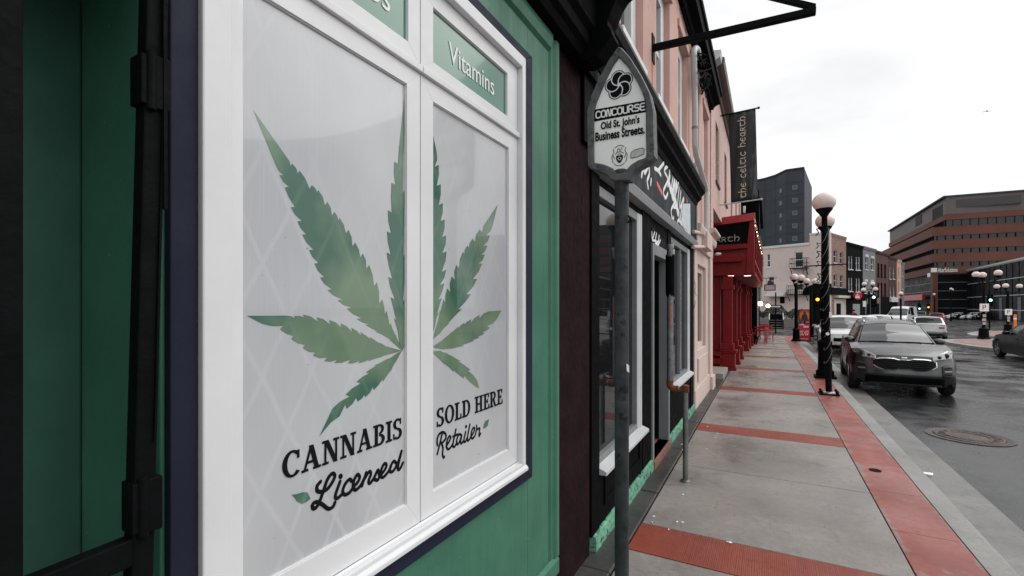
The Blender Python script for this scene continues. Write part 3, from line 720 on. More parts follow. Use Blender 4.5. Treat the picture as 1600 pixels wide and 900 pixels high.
# town crest and worn sticker
m_ink = mat('grey_ink', (.14, .14, .15), .5, .3, 60)
q = P_(968, 247)
m = MB(); sh = [(-.016, .012), (.016, .012), (.016, -.004), (.008, -.018), (0, -.024), (-.008, -.018), (-.016, -.004)]
m.poly([(q.x+x, YT, q.z+z) for x, z in sh], (0, -.001, 0)); m.build('crest', m_signk, pn)
m = MB(); m_2 = lambda a, b: Vector((q.x+a, YT-.001, q.z+b))
strokes(m, [[(-.03, -.02), (-.036, .01), (-.026, .03), (-.03, .045)], [(.03, -.02), (.036, .01), (.026, .03), (.03, .045)], [(-.02, .02), (0, .03), (.02, .02)], [(-.022, .05), (-.008, .058), (.008, .058), (.022, .05)],
            [(-.012, .028), (-.006, .045), (.004, .036), (.012, .046)], [(-.024, -.024), (-.01, -.034), (.01, -.034), (.024, -.024)], [(-.024, 0), (-.03, .016)], [(.024, 0), (.03, .016)], [(-.01, .012), (0, .02), (.01, .012)]], m_2, .0018, (0, -1, 0))
m.build('crest', m_ink, pn)
m = MB(); strokes(m, [[(-.008, .0), (0, .006), (.008, 0), (0, -.008), (-.008, .0)]], lambda a, b: m_2(a, b-.002), .0014, (0, -1, 0)); m.build('crest', m_letw, pn)
m = MB(); m.poly([P_(x, y) for x, y in ((985, 246), (986, 238), (993, 233.5), (1004, 231), (1006.5, 233), (1006, 240), (988, 248.5))][::-1], (0, -.0009, 0)); m.build('sticker', mat('worn_sticker', C(190, 192, 188), .6, .1, 40, wear=C(90, 92, 92), wscale=60, wamt=.6), pn)
m = MB(); strokes(m, [[(985, 246), (986, 238), (993, 233.5), (1004, 231), (1006.5, 233)], [(985.5, 247), (995, 245.5), (1006, 241), (1006.5, 234)]], lambda x, y: P_(x, y, .001), .0013, (0, -1, 0), curved=False); m.build('sticker_edge', m_signk, pn)
m = MB(); q = onY(984, 343, YS-.0); m.tube([(q.x-.004, q.y-.02, q.z+.016), (q.x+.008, q.y-.012, q.z), (q.x-.004, q.y-.02, q.z-.018)], .004, 8); m.build('post_ring', m_iron, sg)
q = P_(981, 575); m = MB(); m.poly([(q.x-.006, YS-.034, q.z+.02), (q.x+.005, YS-.03, q.z+.012), (q.x+.006, YS-.03, q.z-.022), (q.x-.004, YS-.034, q.z-.014)], (0, -.001, 0)); m.build('sticker_scrap', m_signw, sg)

# ---------------------------------------------------------------- pink building with the dark shop on its ground floor
PX = -1.1
pb = E('pink_building', 'pink rendered building with black eaves above a dark shop with white scrawled fascia', 'building', (PX, 7, 0))
Y0, Y1 = 2.55, 11.0
SH = 8.32                                                # the dark shop ends here
wy = [4.36, 5.81, 7.28, 8.72, 10.12]
zw0, zw1 = 4.12, 5.62
m = MB(); prev = Y0
for y in wy:
    m.box(PX-.3, PX, prev, y-.40, 3.3, 6.1); m.box(PX-.3, PX, y-.40, y+.42, 3.3, zw0); m.box(PX-.3, PX, y-.40, y+.42, zw1, 6.1); prev = y+.42
m.box(PX-.3, PX, prev, Y1, 3.3, 6.1)
m.build('wall', m_pink, pb, bevel=.006)
for y in wy:
    m = MB(); ring(m, PX-.2, PX-.075, (y-.40, y+.42, zw0, zw1), (y-.22, y+.24, zw0+.14, zw1-.14)); m.box(PX-.15, PX-.10, y-.22, y+.24, (zw0+zw1)/2-.03, (zw0+zw1)/2+.03)
    m.box(PX-.10, PX+.035, y-.44, y+.46, zw0-.07, zw0-.002)
    f = m.build('window', m_white, pb, bevel=.004)
    m = MB(); m.box(PX-.155, PX-.145, y-.22, y+.24, zw0+.14, zw1-.14); m.build('pane', m_winglass, f)
    m = MB(); m.box(PX+.001, PX+.03, y-.46, y+.48, zw1+.005, zw1+.12); m.build('lintel', m_pink, pb, bevel=.008)
m = MB(); m.extr([(PX-.3, 6.0), (PX+.06, 6.0), (PX+.09, 6.06), (PX+.20, 6.1), (PX+.21, 6.25), (PX+.24, 6.26), (PX+.24, 6.36), (PX-.3, 6.7)], Y0, Y1+.05)
m.build('eaves', m_black, pb, bevel=.006)
m = MB(); m.box(PX-.2, PX+.002, Y0, 3.16, -.1, 3.3); m.build('maroon_pier', m_maroon, pb, bevel=.01)
# dark timber shopfront
def yx(px): return onX(px, 478, PX).y
w1a, w1b = yx(936), yx(1002); z1a, z1b = .585, 2.62
da, db = yx(1018), yx(1041); w2a, w2b = yx(1049), yx(1077)
m = MB()
m.box(PX-.1, PX+.015, 3.165, w1a-.03, .12, 2.78); m.box(PX-.1, PX+.01, w1b+.02, da-.06, .12, 2.78); m.box(PX-.1, PX+.01, db+.06, w2a-.07, .12, 2.78); m.box(PX-.1, PX+.015, w2b+.05, SH, 0, 2.78)
m.box(PX-.1, PX+.004, w1a-.03, w1b+.02, .08, z1a-.03); m.box(PX-.1, PX+.004, w2a-.07, w2b+.05, .08, .70)
m.box(PX-.1, PX-.002, w1a-.03, w1b+.02, z1b+.03, 2.78); m.box(PX-.1, PX-.002, w2a-.07, w2b+.05, z1b+.03, 2.78); m.box(PX-.1, PX-.002, da-.06, db+.06, 2.42, 2.78)
for a, b in ((w1a+.1, (w1a+w1b)/2-.05), ((w1a+w1b)/2+.05, w1b-.08)):
    ring(m, PX+.0045, PX+.018, (a, b, .24, .52), (a+.05, b-.05, .28, .48))
m.build('shopfront', m_black, pb, bevel=.005)
def shop_window(a, b, z0, z1, mid=None):
    m = MB(); ring(m, PX-.085, PX-.005, (a-.03, b+.02, z0-.03, z1+.03), (a+.02, b-.16, z0+.03, z1-.05))
    if mid: m.box(PX-.08, PX-.012, mid-.02, mid+.02, z0+.03, z1-.05)
    f = m.build('shop_window', m_gray, pb, bevel=.005)
    m = MB(); m.box(PX-.06, PX-.05, a+.02, b-.16, z0+.03, z1-.05); m.build('pane', m_darkglass, f)
    m = MB(); m.extr([(PX-.03, z0-.075), (PX+.07, z0-.075), (PX+.07, z0-.045), (PX-.03, z0-.005)], a-.04, b+.03); m.build('sill', m_ltgray, f, bevel=.004)
    m = MB(); m.extr([(PX-.004, b-.15), (PX+.006, b-.13), (PX+.006, b-.09), (PX+.012, b-.08), (PX+.012, b-.02), (PX-.004, b)], z0-.04, z1+.02, plane='xy'); m.build('trim', m_ltgray, f)
    return f
shop_window(w1a, w1b, z1a, z1b); shop_window(w2a, w2b, .74, z1b, mid=(w2a+w2b)/2)
m = MB(); ring(m, PX-.09, PX+.03, (da-.07, db+.07, .1, 2.42), (da, db, .1, 2.3)); dfr = m.build('door', m_gray, pb, bevel=.004)
m = MB(); m.box(PX-.5, PX-.42, da-.1, db+.1, .1, 2.35); m.box(PX-.42, PX-.09, da-.05, da-.002, .1, 2.3); m.box(PX-.42, PX-.09, db+.002, db+.05, .1, 2.3); m.box(PX-.42, PX-.09, da-.05, db+.05, 2.301, 2.34); m.build('door_leaf', m_blackmatt, dfr)
m = MB(); m.box(PX-.4, PX+.05, da-.07, db+.07, -.05, .1); m.build('door_step', mat('worn_step', C(120, 84, 72), .85, .3, 12, .6, 40), pb, bevel=.01)
# broken mint painted plinth
m = MB()
for a, b in ((3.2, da-.07), (db+.07, SH)):
    n_ = int((b-a)/.05); rows = []
    for i in range(n_+1):
        y = a+(b-a)*i/n_; jx = lambda s: rnd.uniform(-s, s); hh = .12-(.04*rnd.random() if rnd.random() < .12 else 0)
        r_ = [Vector((PX-.02, y, hh)), Vector((PX+.018, y, hh+jx(.003))), Vector((PX+.030+jx(.003), y, hh-.008)), Vector((PX+.034+jx(.004), y, .06)), Vector((PX+.036+jx(.004), y, -.01))]
        rows.append(r_)
    rows = [[Vector((PX-.02, p.y, p.z)) for p in rows[0]]]+rows+[[Vector((PX-.02, p.y, p.z)) for p in rows[-1]]]
    m.grid(rows)
m.build('plinth', m_mint, pb)
# fascia board with the white scrawl
t = NT('scrawled_board'); n = t.noise(5, 5, .65, dist=1.5, vec=t.mapped((1, 1.4, .5)))
c = t.mix(t.rng(n, .45, .72), (.008, .009, .01), C(70, 78, 84)); t.set(col=c, rough=.6, spec=.15); m_board = t.m
m = MB(); m.box(PX-.1, PX+.05, 3.165, SH, 2.785, 3.40); m.build('fascia', m_board, pb, bevel=.004)
m = MB(); m.extr([(PX-.02, 2.70), (PX+.075, 2.715), (PX+.085, 2.80), (PX+.051, 2.84), (PX-.02, 2.84)], 3.165, SH+.02); m.box(PX+.051, PX+.075, SH-.09, SH+.01, 2.841, 3.4); m.build('fascia_frame', m_gray, pb, bevel=.003)
K = lambda x, y: onX(990+x/5.62, 240+y/5.62, PX+.053)
scr = [[(70,200),(85,130),(100,170),(130,110),(138,180),(120,240),(128,300)], [(155,228),(150,270)], [(185,130),(215,150),(240,190)], [(215,150),(265,85)],
 [(300,110),(270,150),(300,230),(262,330),(280,390),(300,350)], [(318,150),(300,290),(320,200)], [(345,215),(330,330),(350,400),(375,240),(372,340),(395,250)], [(380,260),(360,420),(330,500),(345,580),(352,560)],
 [(400,300),(385,470),(400,560),(385,600)], [(415,330),(405,480),(440,390),(430,500)], [(425,450),(410,600),(440,620)], [(350,470),(385,480),(400,520)], [(400,590),(440,640),(495,720)]]
for dx, wd in ((0, .022),):
    m = MB(); strokes(m, scr, K, wd, UX, flat=.12); m.build('lettering', m_letw, pb)
m = MB(); strokes(m, [[(360,250),(345,330)], [(310,250),(325,320)], [(370,420),(388,520)], [(335,330),(365,430)]], K, .05, UX, flat=.06); m.build('lettering', m_letw, pb)
m = MB(); m.poly([K(x, y) for x, y in ((430,440),(495,440),(498,716),(440,650),(415,590))], (.004, 0, 0)); m.build('fascia_panel', mat('pale_panel', C(200, 208, 214), .5, .12, 14, wear=C(120, 128, 136), wscale=18, wamt=.58), pb)
m = MB(); strokes(m, [[(208,265),(250,350)]], K, .03, UX, flat=.1, curved=False); strokes(m, [[(466,405),(472,440)]], K, .03, UX, flat=.1, curved=False); m.build('scrawl_accent', mat('salmon_paint', C(214, 96, 92), .5), pb)
K = lambda x, y: onX(990+x/5.62, 240+y/5.62, PX+.013)
m = MB(); m.poly([onX(1017, 355, PX-.001), onX(1037.5, 378, PX-.001), onX(1037.5, 402, PX-.001), onX(1017, 382, PX-.001)][::-1], (.012, 0, 0)); m.build('number_board', m_signk, pb)
m = MB(); strokes(m, [[(160,690),(165,750),(185,690)], [(200,700),(190,790),(215,770)], [(225,720),(215,800),(235,760)], [(190,830),(210,800),(230,840)], [(165,760),(200,770)]], K, .013, UX, flat=.2); m.build('lettering', m_letw, pb)
# shop cornice
m = MB(); m.extr([(PX-.2, 3.402), (PX+.06, 3.402), (PX+.075, 3.47), (PX+.13, 3.52), (PX+.135, 3.56), (PX+.185, 3.62), (PX+.19, 3.70), (PX+.16, 3.70), (PX-.2, 3.76)], 3.0, SH+.06); m.build('shop_cornice', m_black, pb, bevel=.003)
m = MB(); m.box(PX-.15, PX+.03, 2.975, 3.163, 2.85, 3.401); m.box(PX-.15, PX+.06, 2.6, 3.16, 3.301, 3.9); m.build('cornice_block', m_black, pb)
m = MB(); m.extr([(PX-.2, 3.761), (PX+.188, 3.703), (PX+.195, 3.715), (PX-.2, 3.80)], 3.0, SH+.06); m.build('lead_flashing', m_gray, pb)
# pale pink ground floor beyond the shop
m = MB()
ga, gb = yx(1090), yx(1103)
m.box(PX-.3, PX+.001, SH+.001, ga, 0, 3.3); m.box(PX-.3, PX+.001, gb, Y1-.002, 0, 3.3); m.box(PX-.3, PX+.001, ga, gb, 0, .95); m.box(PX-.3, PX+.001, ga, gb, 2.5, 3.3)
m.box(PX-.1, PX+.05, Y1-.42, Y1+.02, .28, 2.75); m.box(PX-.1, PX+.10, Y1-.46, Y1+.06, -.1, .28); m.box(PX-.1, PX+.03, SH+.03, SH+.3, .3, 2.75)
m.box(PX-.1, PX+.04, SH+.05, Y1-.47, -.1, .34); m.box(PX+.0015, PX+.03, ga-.05, gb+.05, .40, .82)
m.build('ground_floor_wall', m_palepink, pb, bevel=.01)
m = MB(); m.extr([(PX-.1, 2.751), (PX+.05, 2.755), (PX+.06, 2.98), (PX+.11, 3.0), (PX+.13, 3.08), (PX+.13, 3.13), (PX-.1, 3.2)], SH+.07, Y1+.04); m.extr([(PX-.1, 3.201), (PX+.08, 3.16), (PX+.2, 3.22), (PX+.2, 3.28), (PX-.1, 3.33)], Y1-1.0, Y1+.1); m.build('string_course', m_palepink, pb, bevel=.008)
m = MB(); ring(m, PX-.16, PX-.06, (ga, gb, .95, 2.5), (ga+.12, gb-.12, 1.05, 2.38)); f = m.build('window', m_palepink, pb, bevel=.008)
m = MB(); m.box(PX-.12, PX-.11, ga+.12, gb-.12, 1.05, 2.38); m.build('pane', m_winglass, f)
m = MB(); strokes(m, [[(1085.5,440),(1087,447),(1086,455),(1088,462)], [(1087,470),(1085.5,480)]], lambda x, y: onX(x, y, PX+.031), .012, UX, flat=.2); m.build('wall_scrawl', mat('red_scrawl', C(150, 50, 50), .6), pb)
# downpipe and cables
XD = PX+.09
dp = [onX(1092, 92, XD), onX(1090, 78, XD), onX(1086, 76, XD), onX(1084, 84, XD), onX(1085, 120, XD), onX(1086, 170, XD), onX(1086, 228, XD), onX(1088, 243, XD), onX(1101.5, 288, XD-.0), onX(1104, 298, XD), onX(1104, 330, XD), onX(1104, 372, XD)]
m = MB(); m.tube(spline(dp[:4], 4)+dp[4:], .045, 12)
m.build('downpipe', m_ltgray, pb, smooth=True)
m = MB(); m.box(XD-.07, XD+.06, onX(1100, 0, XD).y, onX(1108, 0, XD).y, onX(1104, 390, XD).z, onX(1104, 366, XD).z)
m.tube([onX(1104, 366, XD), onX(1083, 362, XD-.02)], .03, 10); m.tube([onX(1104, 386, XD), onX(1083, 386, XD-.02)], .03, 10); m.build('pipe_hopper', m_palepink, pb, bevel=.006)
for yy in (118, 200): 
    q = onX(1086, yy, XD); m = MB(); m.lathe([(.05, -.02), (.05, .02)], c=q, n=12); m.build('pipe_clip', m_gray, pb)
cb = E('cable_bundle', 'tangle of black cables hanging under the eaves beside the white downpipe', 'cables', onX(1100, 130, PX+.1))
m = MB()
for k in range(13):
    a = onX(1090+rnd.uniform(0, 6), 80+rnd.uniform(0, 20), PX+.08+rnd.uniform(0, .1)); pts = [a]
    for j in range(5):
        pts.append(onX(1093+rnd.uniform(0, 20), 100+j*10+rnd.uniform(-12, 14), PX+.06+rnd.uniform(0, .16)))
    m.tube(spline(pts, 5), .011, 6)
for x0, y0, x1, y1 in ((1104, 138, 1110, 176), (1068, 2, 1078, 54), (1066, 10, 1077, 52)):
    m.tube([onX(x0, y0, PX+.04), onX((x0+x1)/2-1, (y0+y1)/2, PX+.03), onX(x1, y1, PX+.04)], .016, 6)
m.build('cable', m_blackmatt, cb, smooth=True)
# sign bracket
br = E('sign_bracket', 'empty black triangular sign bracket jutting from the pink wall over the pavement', 'bracket', (PX, 5.22, 4.55))
A, T_ = onY(1021, 75, 5.22), onY(1275, 17, 5.22); A.x = PX
m = MB(); m.beam(A, T_, .06, .065, up=(0, 0, 1)); m.build('arm', m_iron, br, bevel=.006)
m = MB(); s0 = T_+Vector((-.01, 0, .035)); m.beam(s0, Vector((PX, 5.22, 5.42)), .05, .05); m.build('stay', m_iron, br, bevel=.006)
m = MB(); m.box(PX, PX+.012, 5.16, 5.28, A.z-.16, A.z+.14); m.build('wall_plate', m_iron, br, bevel=.003)
m = MB(); m.box(PX, PX+.012, 5.16, 5.28, 5.3, 5.55); m.build('wall_plate', m_iron, br, bevel=.003)
q = onX(1019, 150, PX+.002); m = MB(); m.poly([(PX+.0015, q.y-.02, q.z+.5), (PX+.0015, q.y+.04, q.z+.5), (PX+.0015, q.y+.02, q.z-.1), (PX+.0015, q.y, q.z-.12)], (.001, 0, 0)); m.build('rust_stain', mat('rust_stain', C(190, 112, 84), .9, .2, 10), br)
# bent pipe handrail
hr = E('pipe_handrail', 'bent galvanised pipe handrail with rusty elbows outside the dark shop door', 'handrail', (-.72, 4.94, 0))
q = onZ(1071, 752, 0); zt_ = onY(1073, 604, q.y).z; X2 = onY(1047, 600, q.y).x; ztop = onY(1047, 384, q.y).z
m = MB(); m.tube([(q.x, q.y, -.02), (q.x, q.y, zt_)], .026, 14); m.build('post', m_galv, hr, smooth=True)
m = MB(); m.tube([(q.x, q.y, zt_-.03), (X2+.06, q.y, zt_-.03)], .024, 14); m.build('cross_bar', m_galv, hr, smooth=True)
m = MB(); m.tube(spline([(X2+.08, q.y, zt_-.03), (X2+.03, q.y, zt_-.03), (X2, q.y, zt_+.0), (X2, q.y, zt_+.05)], 5), .034, 14); m.build('elbow', m_rust, hr, smooth=True)
m = MB(); m.lathe([(.031, -.07), (.033, -.02), (.036, -.015), (.036, .0), (.02, .008)], c=(q.x, q.y, zt_+.01), n=14); m.tube([(q.x+.03, q.y, zt_-.03), (q.x-.05, q.y, zt_-.03)], .03, 12); m.build('rusty_cap', m_rust, hr, smooth=True)
m = MB(); m.tube([(X2, q.y, zt_+.05), (X2, q.y, ztop)], .033, 16); m.build('upright', m_galv, hr, smooth=True)
zs1, zs0 = onY(1047, 400, q.y).z, onY(1047, 462, q.y).z
m = MB(); n_ = 24; rows = []
for z_, j in ((zs0, 1), (zs0+.02, 0), (zs1-.02, 0), (zs1, 1)):
    rows.append([Vector((X2+.044*math.cos(a*math.tau/n_), q.y+.044*math.sin(a*math.tau/n_), z_+(rnd.uniform(-.02, .02) if j else 0))) for a in range(n_+1)])
m.grid(rows); m.build('tape_sleeve', m_black, hr, smooth=True)
m = MB(); m.lathe([(.038, -.03), (.04, 0), (.036, .012), (.01, .018)], c=(X2, q.y, ztop), n=16); m.build('top_cap', m_galv, hr, smooth=True)
m = MB(); m.lathe([(.05, 0), (.048, .012), (.03, .02)], c=(q.x, q.y, .001), n=16); m.build('foot_flange', m_galv, hr, smooth=True)
m = MB(); y_ = q.y; m.poly([(X2+.005, y_-.0345, zs0-.1), (X2+.022, y_-.031, zs0-.08), (X2+.022, y_-.031, zs0-.32), (X2+.008, y_-.0345, zs0-.3)], (0, -.001, 0)); m.build('sticker', mat('faded_sticker', C(190, 110, 90), .7, .3, 40), hr)
# ---------------------------------------------------------------- red pub with painted brick upper floor
pub = E('pub_building', 'pale pink painted brick building over a dark red pub front with lit bay', 'pub', (-1.1, 14, 0))
m = MB(); prev = 11.06
pw = [12.6, 15.2, 17.8, 20.4, 22.8]
for y in pw:
    m.box(-1.5, -1.1, prev, y-.4, 4.0, 6.95); m.box(-1.5, -1.1, y-.4, y+.4, 4.0, 4.75); m.box(-1.5, -1.1, y-.4, y+.4, 6.2, 6.95); prev = y+.4
m.box(-1.5, -1.1, prev, 24.2, 4.0, 6.95); m.box(-2.2, -1.62, 11.06, 24.2, -.1, 4.0); m.box(-1.5, -1.085, 11.06, 11.5, 3.3, 6.95)
m.build('wall', m_pinkbrick, pub, bevel=.004)
for y in pw:
    m = MB(); ring(m, -1.32, -1.22, (y-.4, y+.4, 4.75, 6.2), (y-.3, y+.3, 4.85, 6.1)); m.box(-1.31, -1.25, y-.3, y+.3, 5.44, 5.5); m.box(-1.25, -1.06, y-.44, y+.44, 4.69, 4.748); f = m.build('window', mat('brown_frame', C(90, 62, 54), .6) if y == pw[0] else bpy.data.materials['brown_frame'], pub)
    m = MB(); m.box(-1.3, -1.29, y-.3, y+.3, 4.85, 6.1); m.build('pane', m_darkglass, f)
m = MB(); m.extr([(-1.5, 6.951), (-1.04, 6.951), (-1.0, 7.05), (-.9, 7.1), (-.88, 7.25), (-1.5, 7.35)], 11.0, 11.35); m.build('cornice_end', m_ltgray, pub, bevel=.006)
m_gutter = mat('brown_gutter', C(84, 70, 66), .5, .2, 6)
m = MB(); m.extr([(-1.5, 6.952), (-1.05, 6.952), (-1.03, 7.02), (-.92, 7.05), (-.86, 7.1), (-.84, 7.24), (-.87, 7.26), (-1.5, 7.33)], 11.36, 24.2); m.build('gutter', m_gutter, pub, bevel=.004)
YB = 14.0
fx_ = lambda y: -.32+.010*(y-YB)
# projecting bay: its near side carries the name board
def prismY(m, pts, y0, y1, clampx=None):
    a = [onY(x, y, YB) for x, y in pts]
    m.poly([Vector((p.x, y0, p.z)) for p in a], (0, y1-y0, 0))
zbt, zbb = onY(1179, 336, YB).z, onY(1170, 429, YB).z
m = MB(); m.add([(-1.62, YB, zbb), (fx_(YB)-.06, YB, zbb), (fx_(24)-.06, 24, zbb), (-1.62, 24, zbb), (-1.62, YB, zbt-.02), (fx_(YB)-.06, YB, zbt-.02), (fx_(24)-.06, 24, zbt-.02), (-1.62, 24, zbt-.02)],
                [(3,2,1,0),(4,5,6,7),(0,1,5,4),(1,2,6,5),(2,3,7,6),(3,0,4,7)])
bay = m.build('bay', m_red, pub)
m_redhi = mat('pub_red_trim', C(172, 22, 36), .3, .08, 3, coat=.3)
m = MB(); prismY(m, [(1112, 343), (1180, 333), (1180, 340), (1178, 345), (1112, 354)], YB-.10, YB); m.add([(fx_(YB)-.0, YB-.103, zbt-.15), (fx_(24), 24, zbt-.15), (fx_(24), 24, zbt+.025), (fx_(YB), YB-.103, zbt+.025), (fx_(YB)-.1, YB-.103, zbt-.15), (fx_(24)-.1, 24, zbt-.15), (fx_(24)-.1, 24, zbt+.025), (fx_(YB)-.1, YB-.103, zbt+.025)], [(0,1,2,3),(7,6,5,4),(0,4,5,1),(3,2,6,7),(0,3,7,4),(1,5,6,2)]); m.build('fascia', m_redhi, bay, bevel=.004)
m = MB(); prismY(m, [(1112, 354.5), (1171, 346.5), (1168, 384), (1112, 390)], YB-.012, YB-.002); nb = m.build('name_board', m_blackmatt, pub, bevel=.002)
m = MB(); prismY(m, [(1112, 384.5), (1165, 381.5), (1169, 384), (1169, 388), (1112, 393)], YB-.13, YB); prismY(m, [(1112, 398), (1160, 396.5), (1162, 400), (1162, 406), (1158, 409), (1112, 411)], YB-.16, YB); prismY(m, [(1171.5, 346), (1179, 345), (1178, 428), (1166, 428), (1167, 384)], YB-.04, YB); m.build('moulding', m_red, bay, bevel=.006)
UN = {'t': ([[(0,.68),(.35,.72),(.7,.68)],[(.3,.7),(.12,.4),(.22,.06),(.5,0),(.66,.12)]], .72), 'h': ([[(.08,1.12),(.08,0)],[(.08,.5),(.34,.7),(.6,.55),(.6,.22),(.42,0)]], .7),
 'e': ([[(.62,.6),(.36,.7),(.08,.4),(.18,.06),(.42,0),(.62,.1)],[(.1,.38),(.5,.38)]], .7), 'c': ([[(.62,.6),(.36,.7),(.08,.4),(.18,.06),(.42,0),(.62,.1)]], .7),
 'l': ([[(.08,1.12),(.08,.15),(.22,0),(.36,.08)]], .42), 'a': ([[(.55,.7),(.2,.64),(.06,.3),(.24,.02),(.48,.15),(.56,.68),(.55,.12),(.68,0)]], .74), 'i': ([[(.08,.7),(.08,.12),(.2,0)]], .3),
 'r': ([[(.08,0),(.08,.7)],[(.08,.68),(.45,.68),(.44,.4),(.1,.36)],[(.2,.36),(.55,0)]], .62), 'A': ([[(0,0),(.3,.76),(.58,0)],[(.12,.28),(.46,.28)]], .62), ' ': ([], .5)}
def uncial(m, txt, to, total, height, r, n_):
    x = 0; L = []
    for ch in txt: g_, w = UN[ch]; L.append((g_, x)); x += w+.12
    k = total/(x-.12)
    for g_, x0 in L: strokes(m, g_, lambda a, b: to((a+x0)*k, b*height), r, n_, k=5, flat=.3)
A, B_ = onY(1108, 380, YB), onY(1156, 375, YB)
m = MB(); uncial(m, 'eArth', lambda a, b: Vector((A.x+a, YB-.014, (A.z+B_.z)/2+b)), B_.x-A.x, .155, .0085, (0, -1, 0)); m.build('lettering', mat('gilt_letter', C(176, 166, 160), .5), nb)
# long side of the bay: windows between red mullions, small lamps under the fascia
m = MB()
nwin = 6; yl = [YB+.25+i*(24-YB-.4)/nwin for i in range(nwin+1)]
for i in range(nwin):
    a, b = yl[i]+.12, yl[i+1]-.12
    w = MB(); w.add([(fx_(y)-.055+dx, y, z) for dx in (0, .02) for y, z in ((a, zbb+.45), (b, zbb+.45), (b, zbt-.3), (a, zbt-.3))], [(0,1,2,3),(7,6,5,4),(0,4,5,1),(1,5,6,2),(2,6,7,3),(3,7,4,0)])
    f = w.build('bay_window', m_darkglass, pub)
for y in yl:
    m.box(fx_(y)-.07, fx_(y)+.0, y-.09, y+.09, zbb+.02, zbt-.14)
for z in (zbb, zbb+.33, zbt-.30):
    for i in range(nwin): m.beam((fx_(yl[i])-.03, yl[i]-.1, z+.05), (fx_(yl[i+1])-.03, yl[i+1]+.1, z+.05), .08, .1)
m.build('bay_frame', m_red, bay, bevel=.005)
for i in range(8):
    y = YB+.3+i*1.15+.2*math.sin(i*2.4); q = (fx_(y)-.0, y, zbt-.22)
    m = MB(); m.lathe([(.035, .05), (.045, 0)], c=q, n=12); l_ = m.build('lamp_holder', m_iron, pub); m = MB(); m.ball((q[0], q[1], q[2]-.012), .024, n=12, m=8); m.build('bulb', m_warm, l_, smooth=True)
for x_, y_ in ((1138, 427.5), (1168, 430)):
    p = onZ(x_, y_, zbb); m = MB(); m.lathe([(.11, -.012), (.11, 0)], c=(p.x, max(p.y, YB+.12), zbb-.001), n=20); l_ = m.build('soffit_lamp', m_redhi, pub); m = MB(); m.lathe([(.085, -.016), (.085, -.0125)], c=(p.x, max(p.y, YB+.12), zbb-.001), n=20); m.build('bulb', glow('soffit_glow', (1, .86, .74), 4), l_)
# columns: low pier, cap, tall pilaster
piers = [(-.78, 14.0), (-.745, 15.5), (-.72, 17.1), (-.66, 20.3), (-.63, 21.7), (-.58, 23.3)]
for i, (x, y) in enumerate(piers):
    w = .33; h = .56
    m = MB(); m.box(x-w-.03, x+.03, y-.03, y+w+.03, -.02, .09); m.box(x-w, x, y, y+w, .09, h-.1); m.box(x-w-.03, x+.03, y-.03, y+w+.03, h-.1, h-.05); m.box(x-w-.05, x+.05, y-.05, y+w+.05, h-.05, h)
    p_ = m.build('pier', m_red, pub, bevel=.012)
    m = MB(); m.box(x-w+.02, x-.07, y+.06, y+w-.06, h, zbb+.01); m.box(x-w-.02, x-.03, y+.02, y+w-.02, h+.001, h+.16); m.box(x-w-.02, x-.03, y+.02, y+w-.02, 2.2, 2.32); m.build('pilaster', m_red, pub, bevel=.008)
m = MB(); m.box(-1.62, -1.12, 13.95, 14.15, .38, .50); m.box(-1.6, -1.12, 13.98, 14.12, .15, .32); m.box(-1.62, -1.1, 13.9, 14.2, -.02, .06); m.build('low_rail', m_red, pub, bevel=.01)
pl = MB()                                                # recessed pub wall: red boarding and dark glass
pl.box(-1.62, -1.18, 14.3, 23.9, 2.35, zbb+.005); pl.box(-1.62, -1.2, 14.3, 23.9, .0, .5)
for y in (14.32, 16.3, 18.3, 19.4, 21.2, 22.6, 23.7): pl.box(-1.62, -1.16, y-.12, y+.14, .0, zbb)
pl.box(-1.62, -1.50, 11.1, 14.2, .0, .45); pl.box(-1.62, -1.52, 11.1, 11.4, 0, 3.2); pl.box(-1.62, -1.5, 13.7, 13.9, .4, 3.2); pl.box(-1.62, -1.5, 11.1, 14.0, 2.5, 2.62)
pl.build('pub_front', m_red, pub, bevel=.01)
m = MB(); m.box(-1.6, -1.26, 14.4, 23.8, .5, 2.34); m.box(-1.618, -1.55, 11.3, 13.8, .45, 3.4); m.build('pub_glazing', m_darkglass, pub)
m = MB(); a, b = onX(1114, 471, -1.49), onX(1122.5, 528, -1.49); m.box(-1.495, -1.47, 12.2, 13.0, b.z, a.z); mb_ = m.build('menu_case', m_iron, pub, bevel=.004)
m = MB()
for r_ in range(5):
    for c_ in range(3): m.box(-1.47, -1.467, 12.25+c_*.24, 12.44+c_*.24, b.z+.05+r_*(a.z-b.z-.1)/5, b.z+.05+(r_+.8)*(a.z-b.z-.1)/5)
m.build('menu_sheet', mat('menu_sheet', C(140, 140, 140), .6, .3, 30), mb_)
# step at the pub corner
m = MB(); m.box(-1.6, -.93, 12.2, 13.6, -.02, .14); m.build('stone_step', mat('pale_step', C(150, 146, 138), .8, .1, 8, .3, 40), pub, bevel=.015)
m = MB(); q = onY(1121, 397, 11.2); m.ball(q, .06, .05, .035, n=12, m=8); m.ball(q+Vector((.05, 0, .0)), .028, n=10, m=6); m.build('door_camera', m_ltgray, pub, smooth=True)
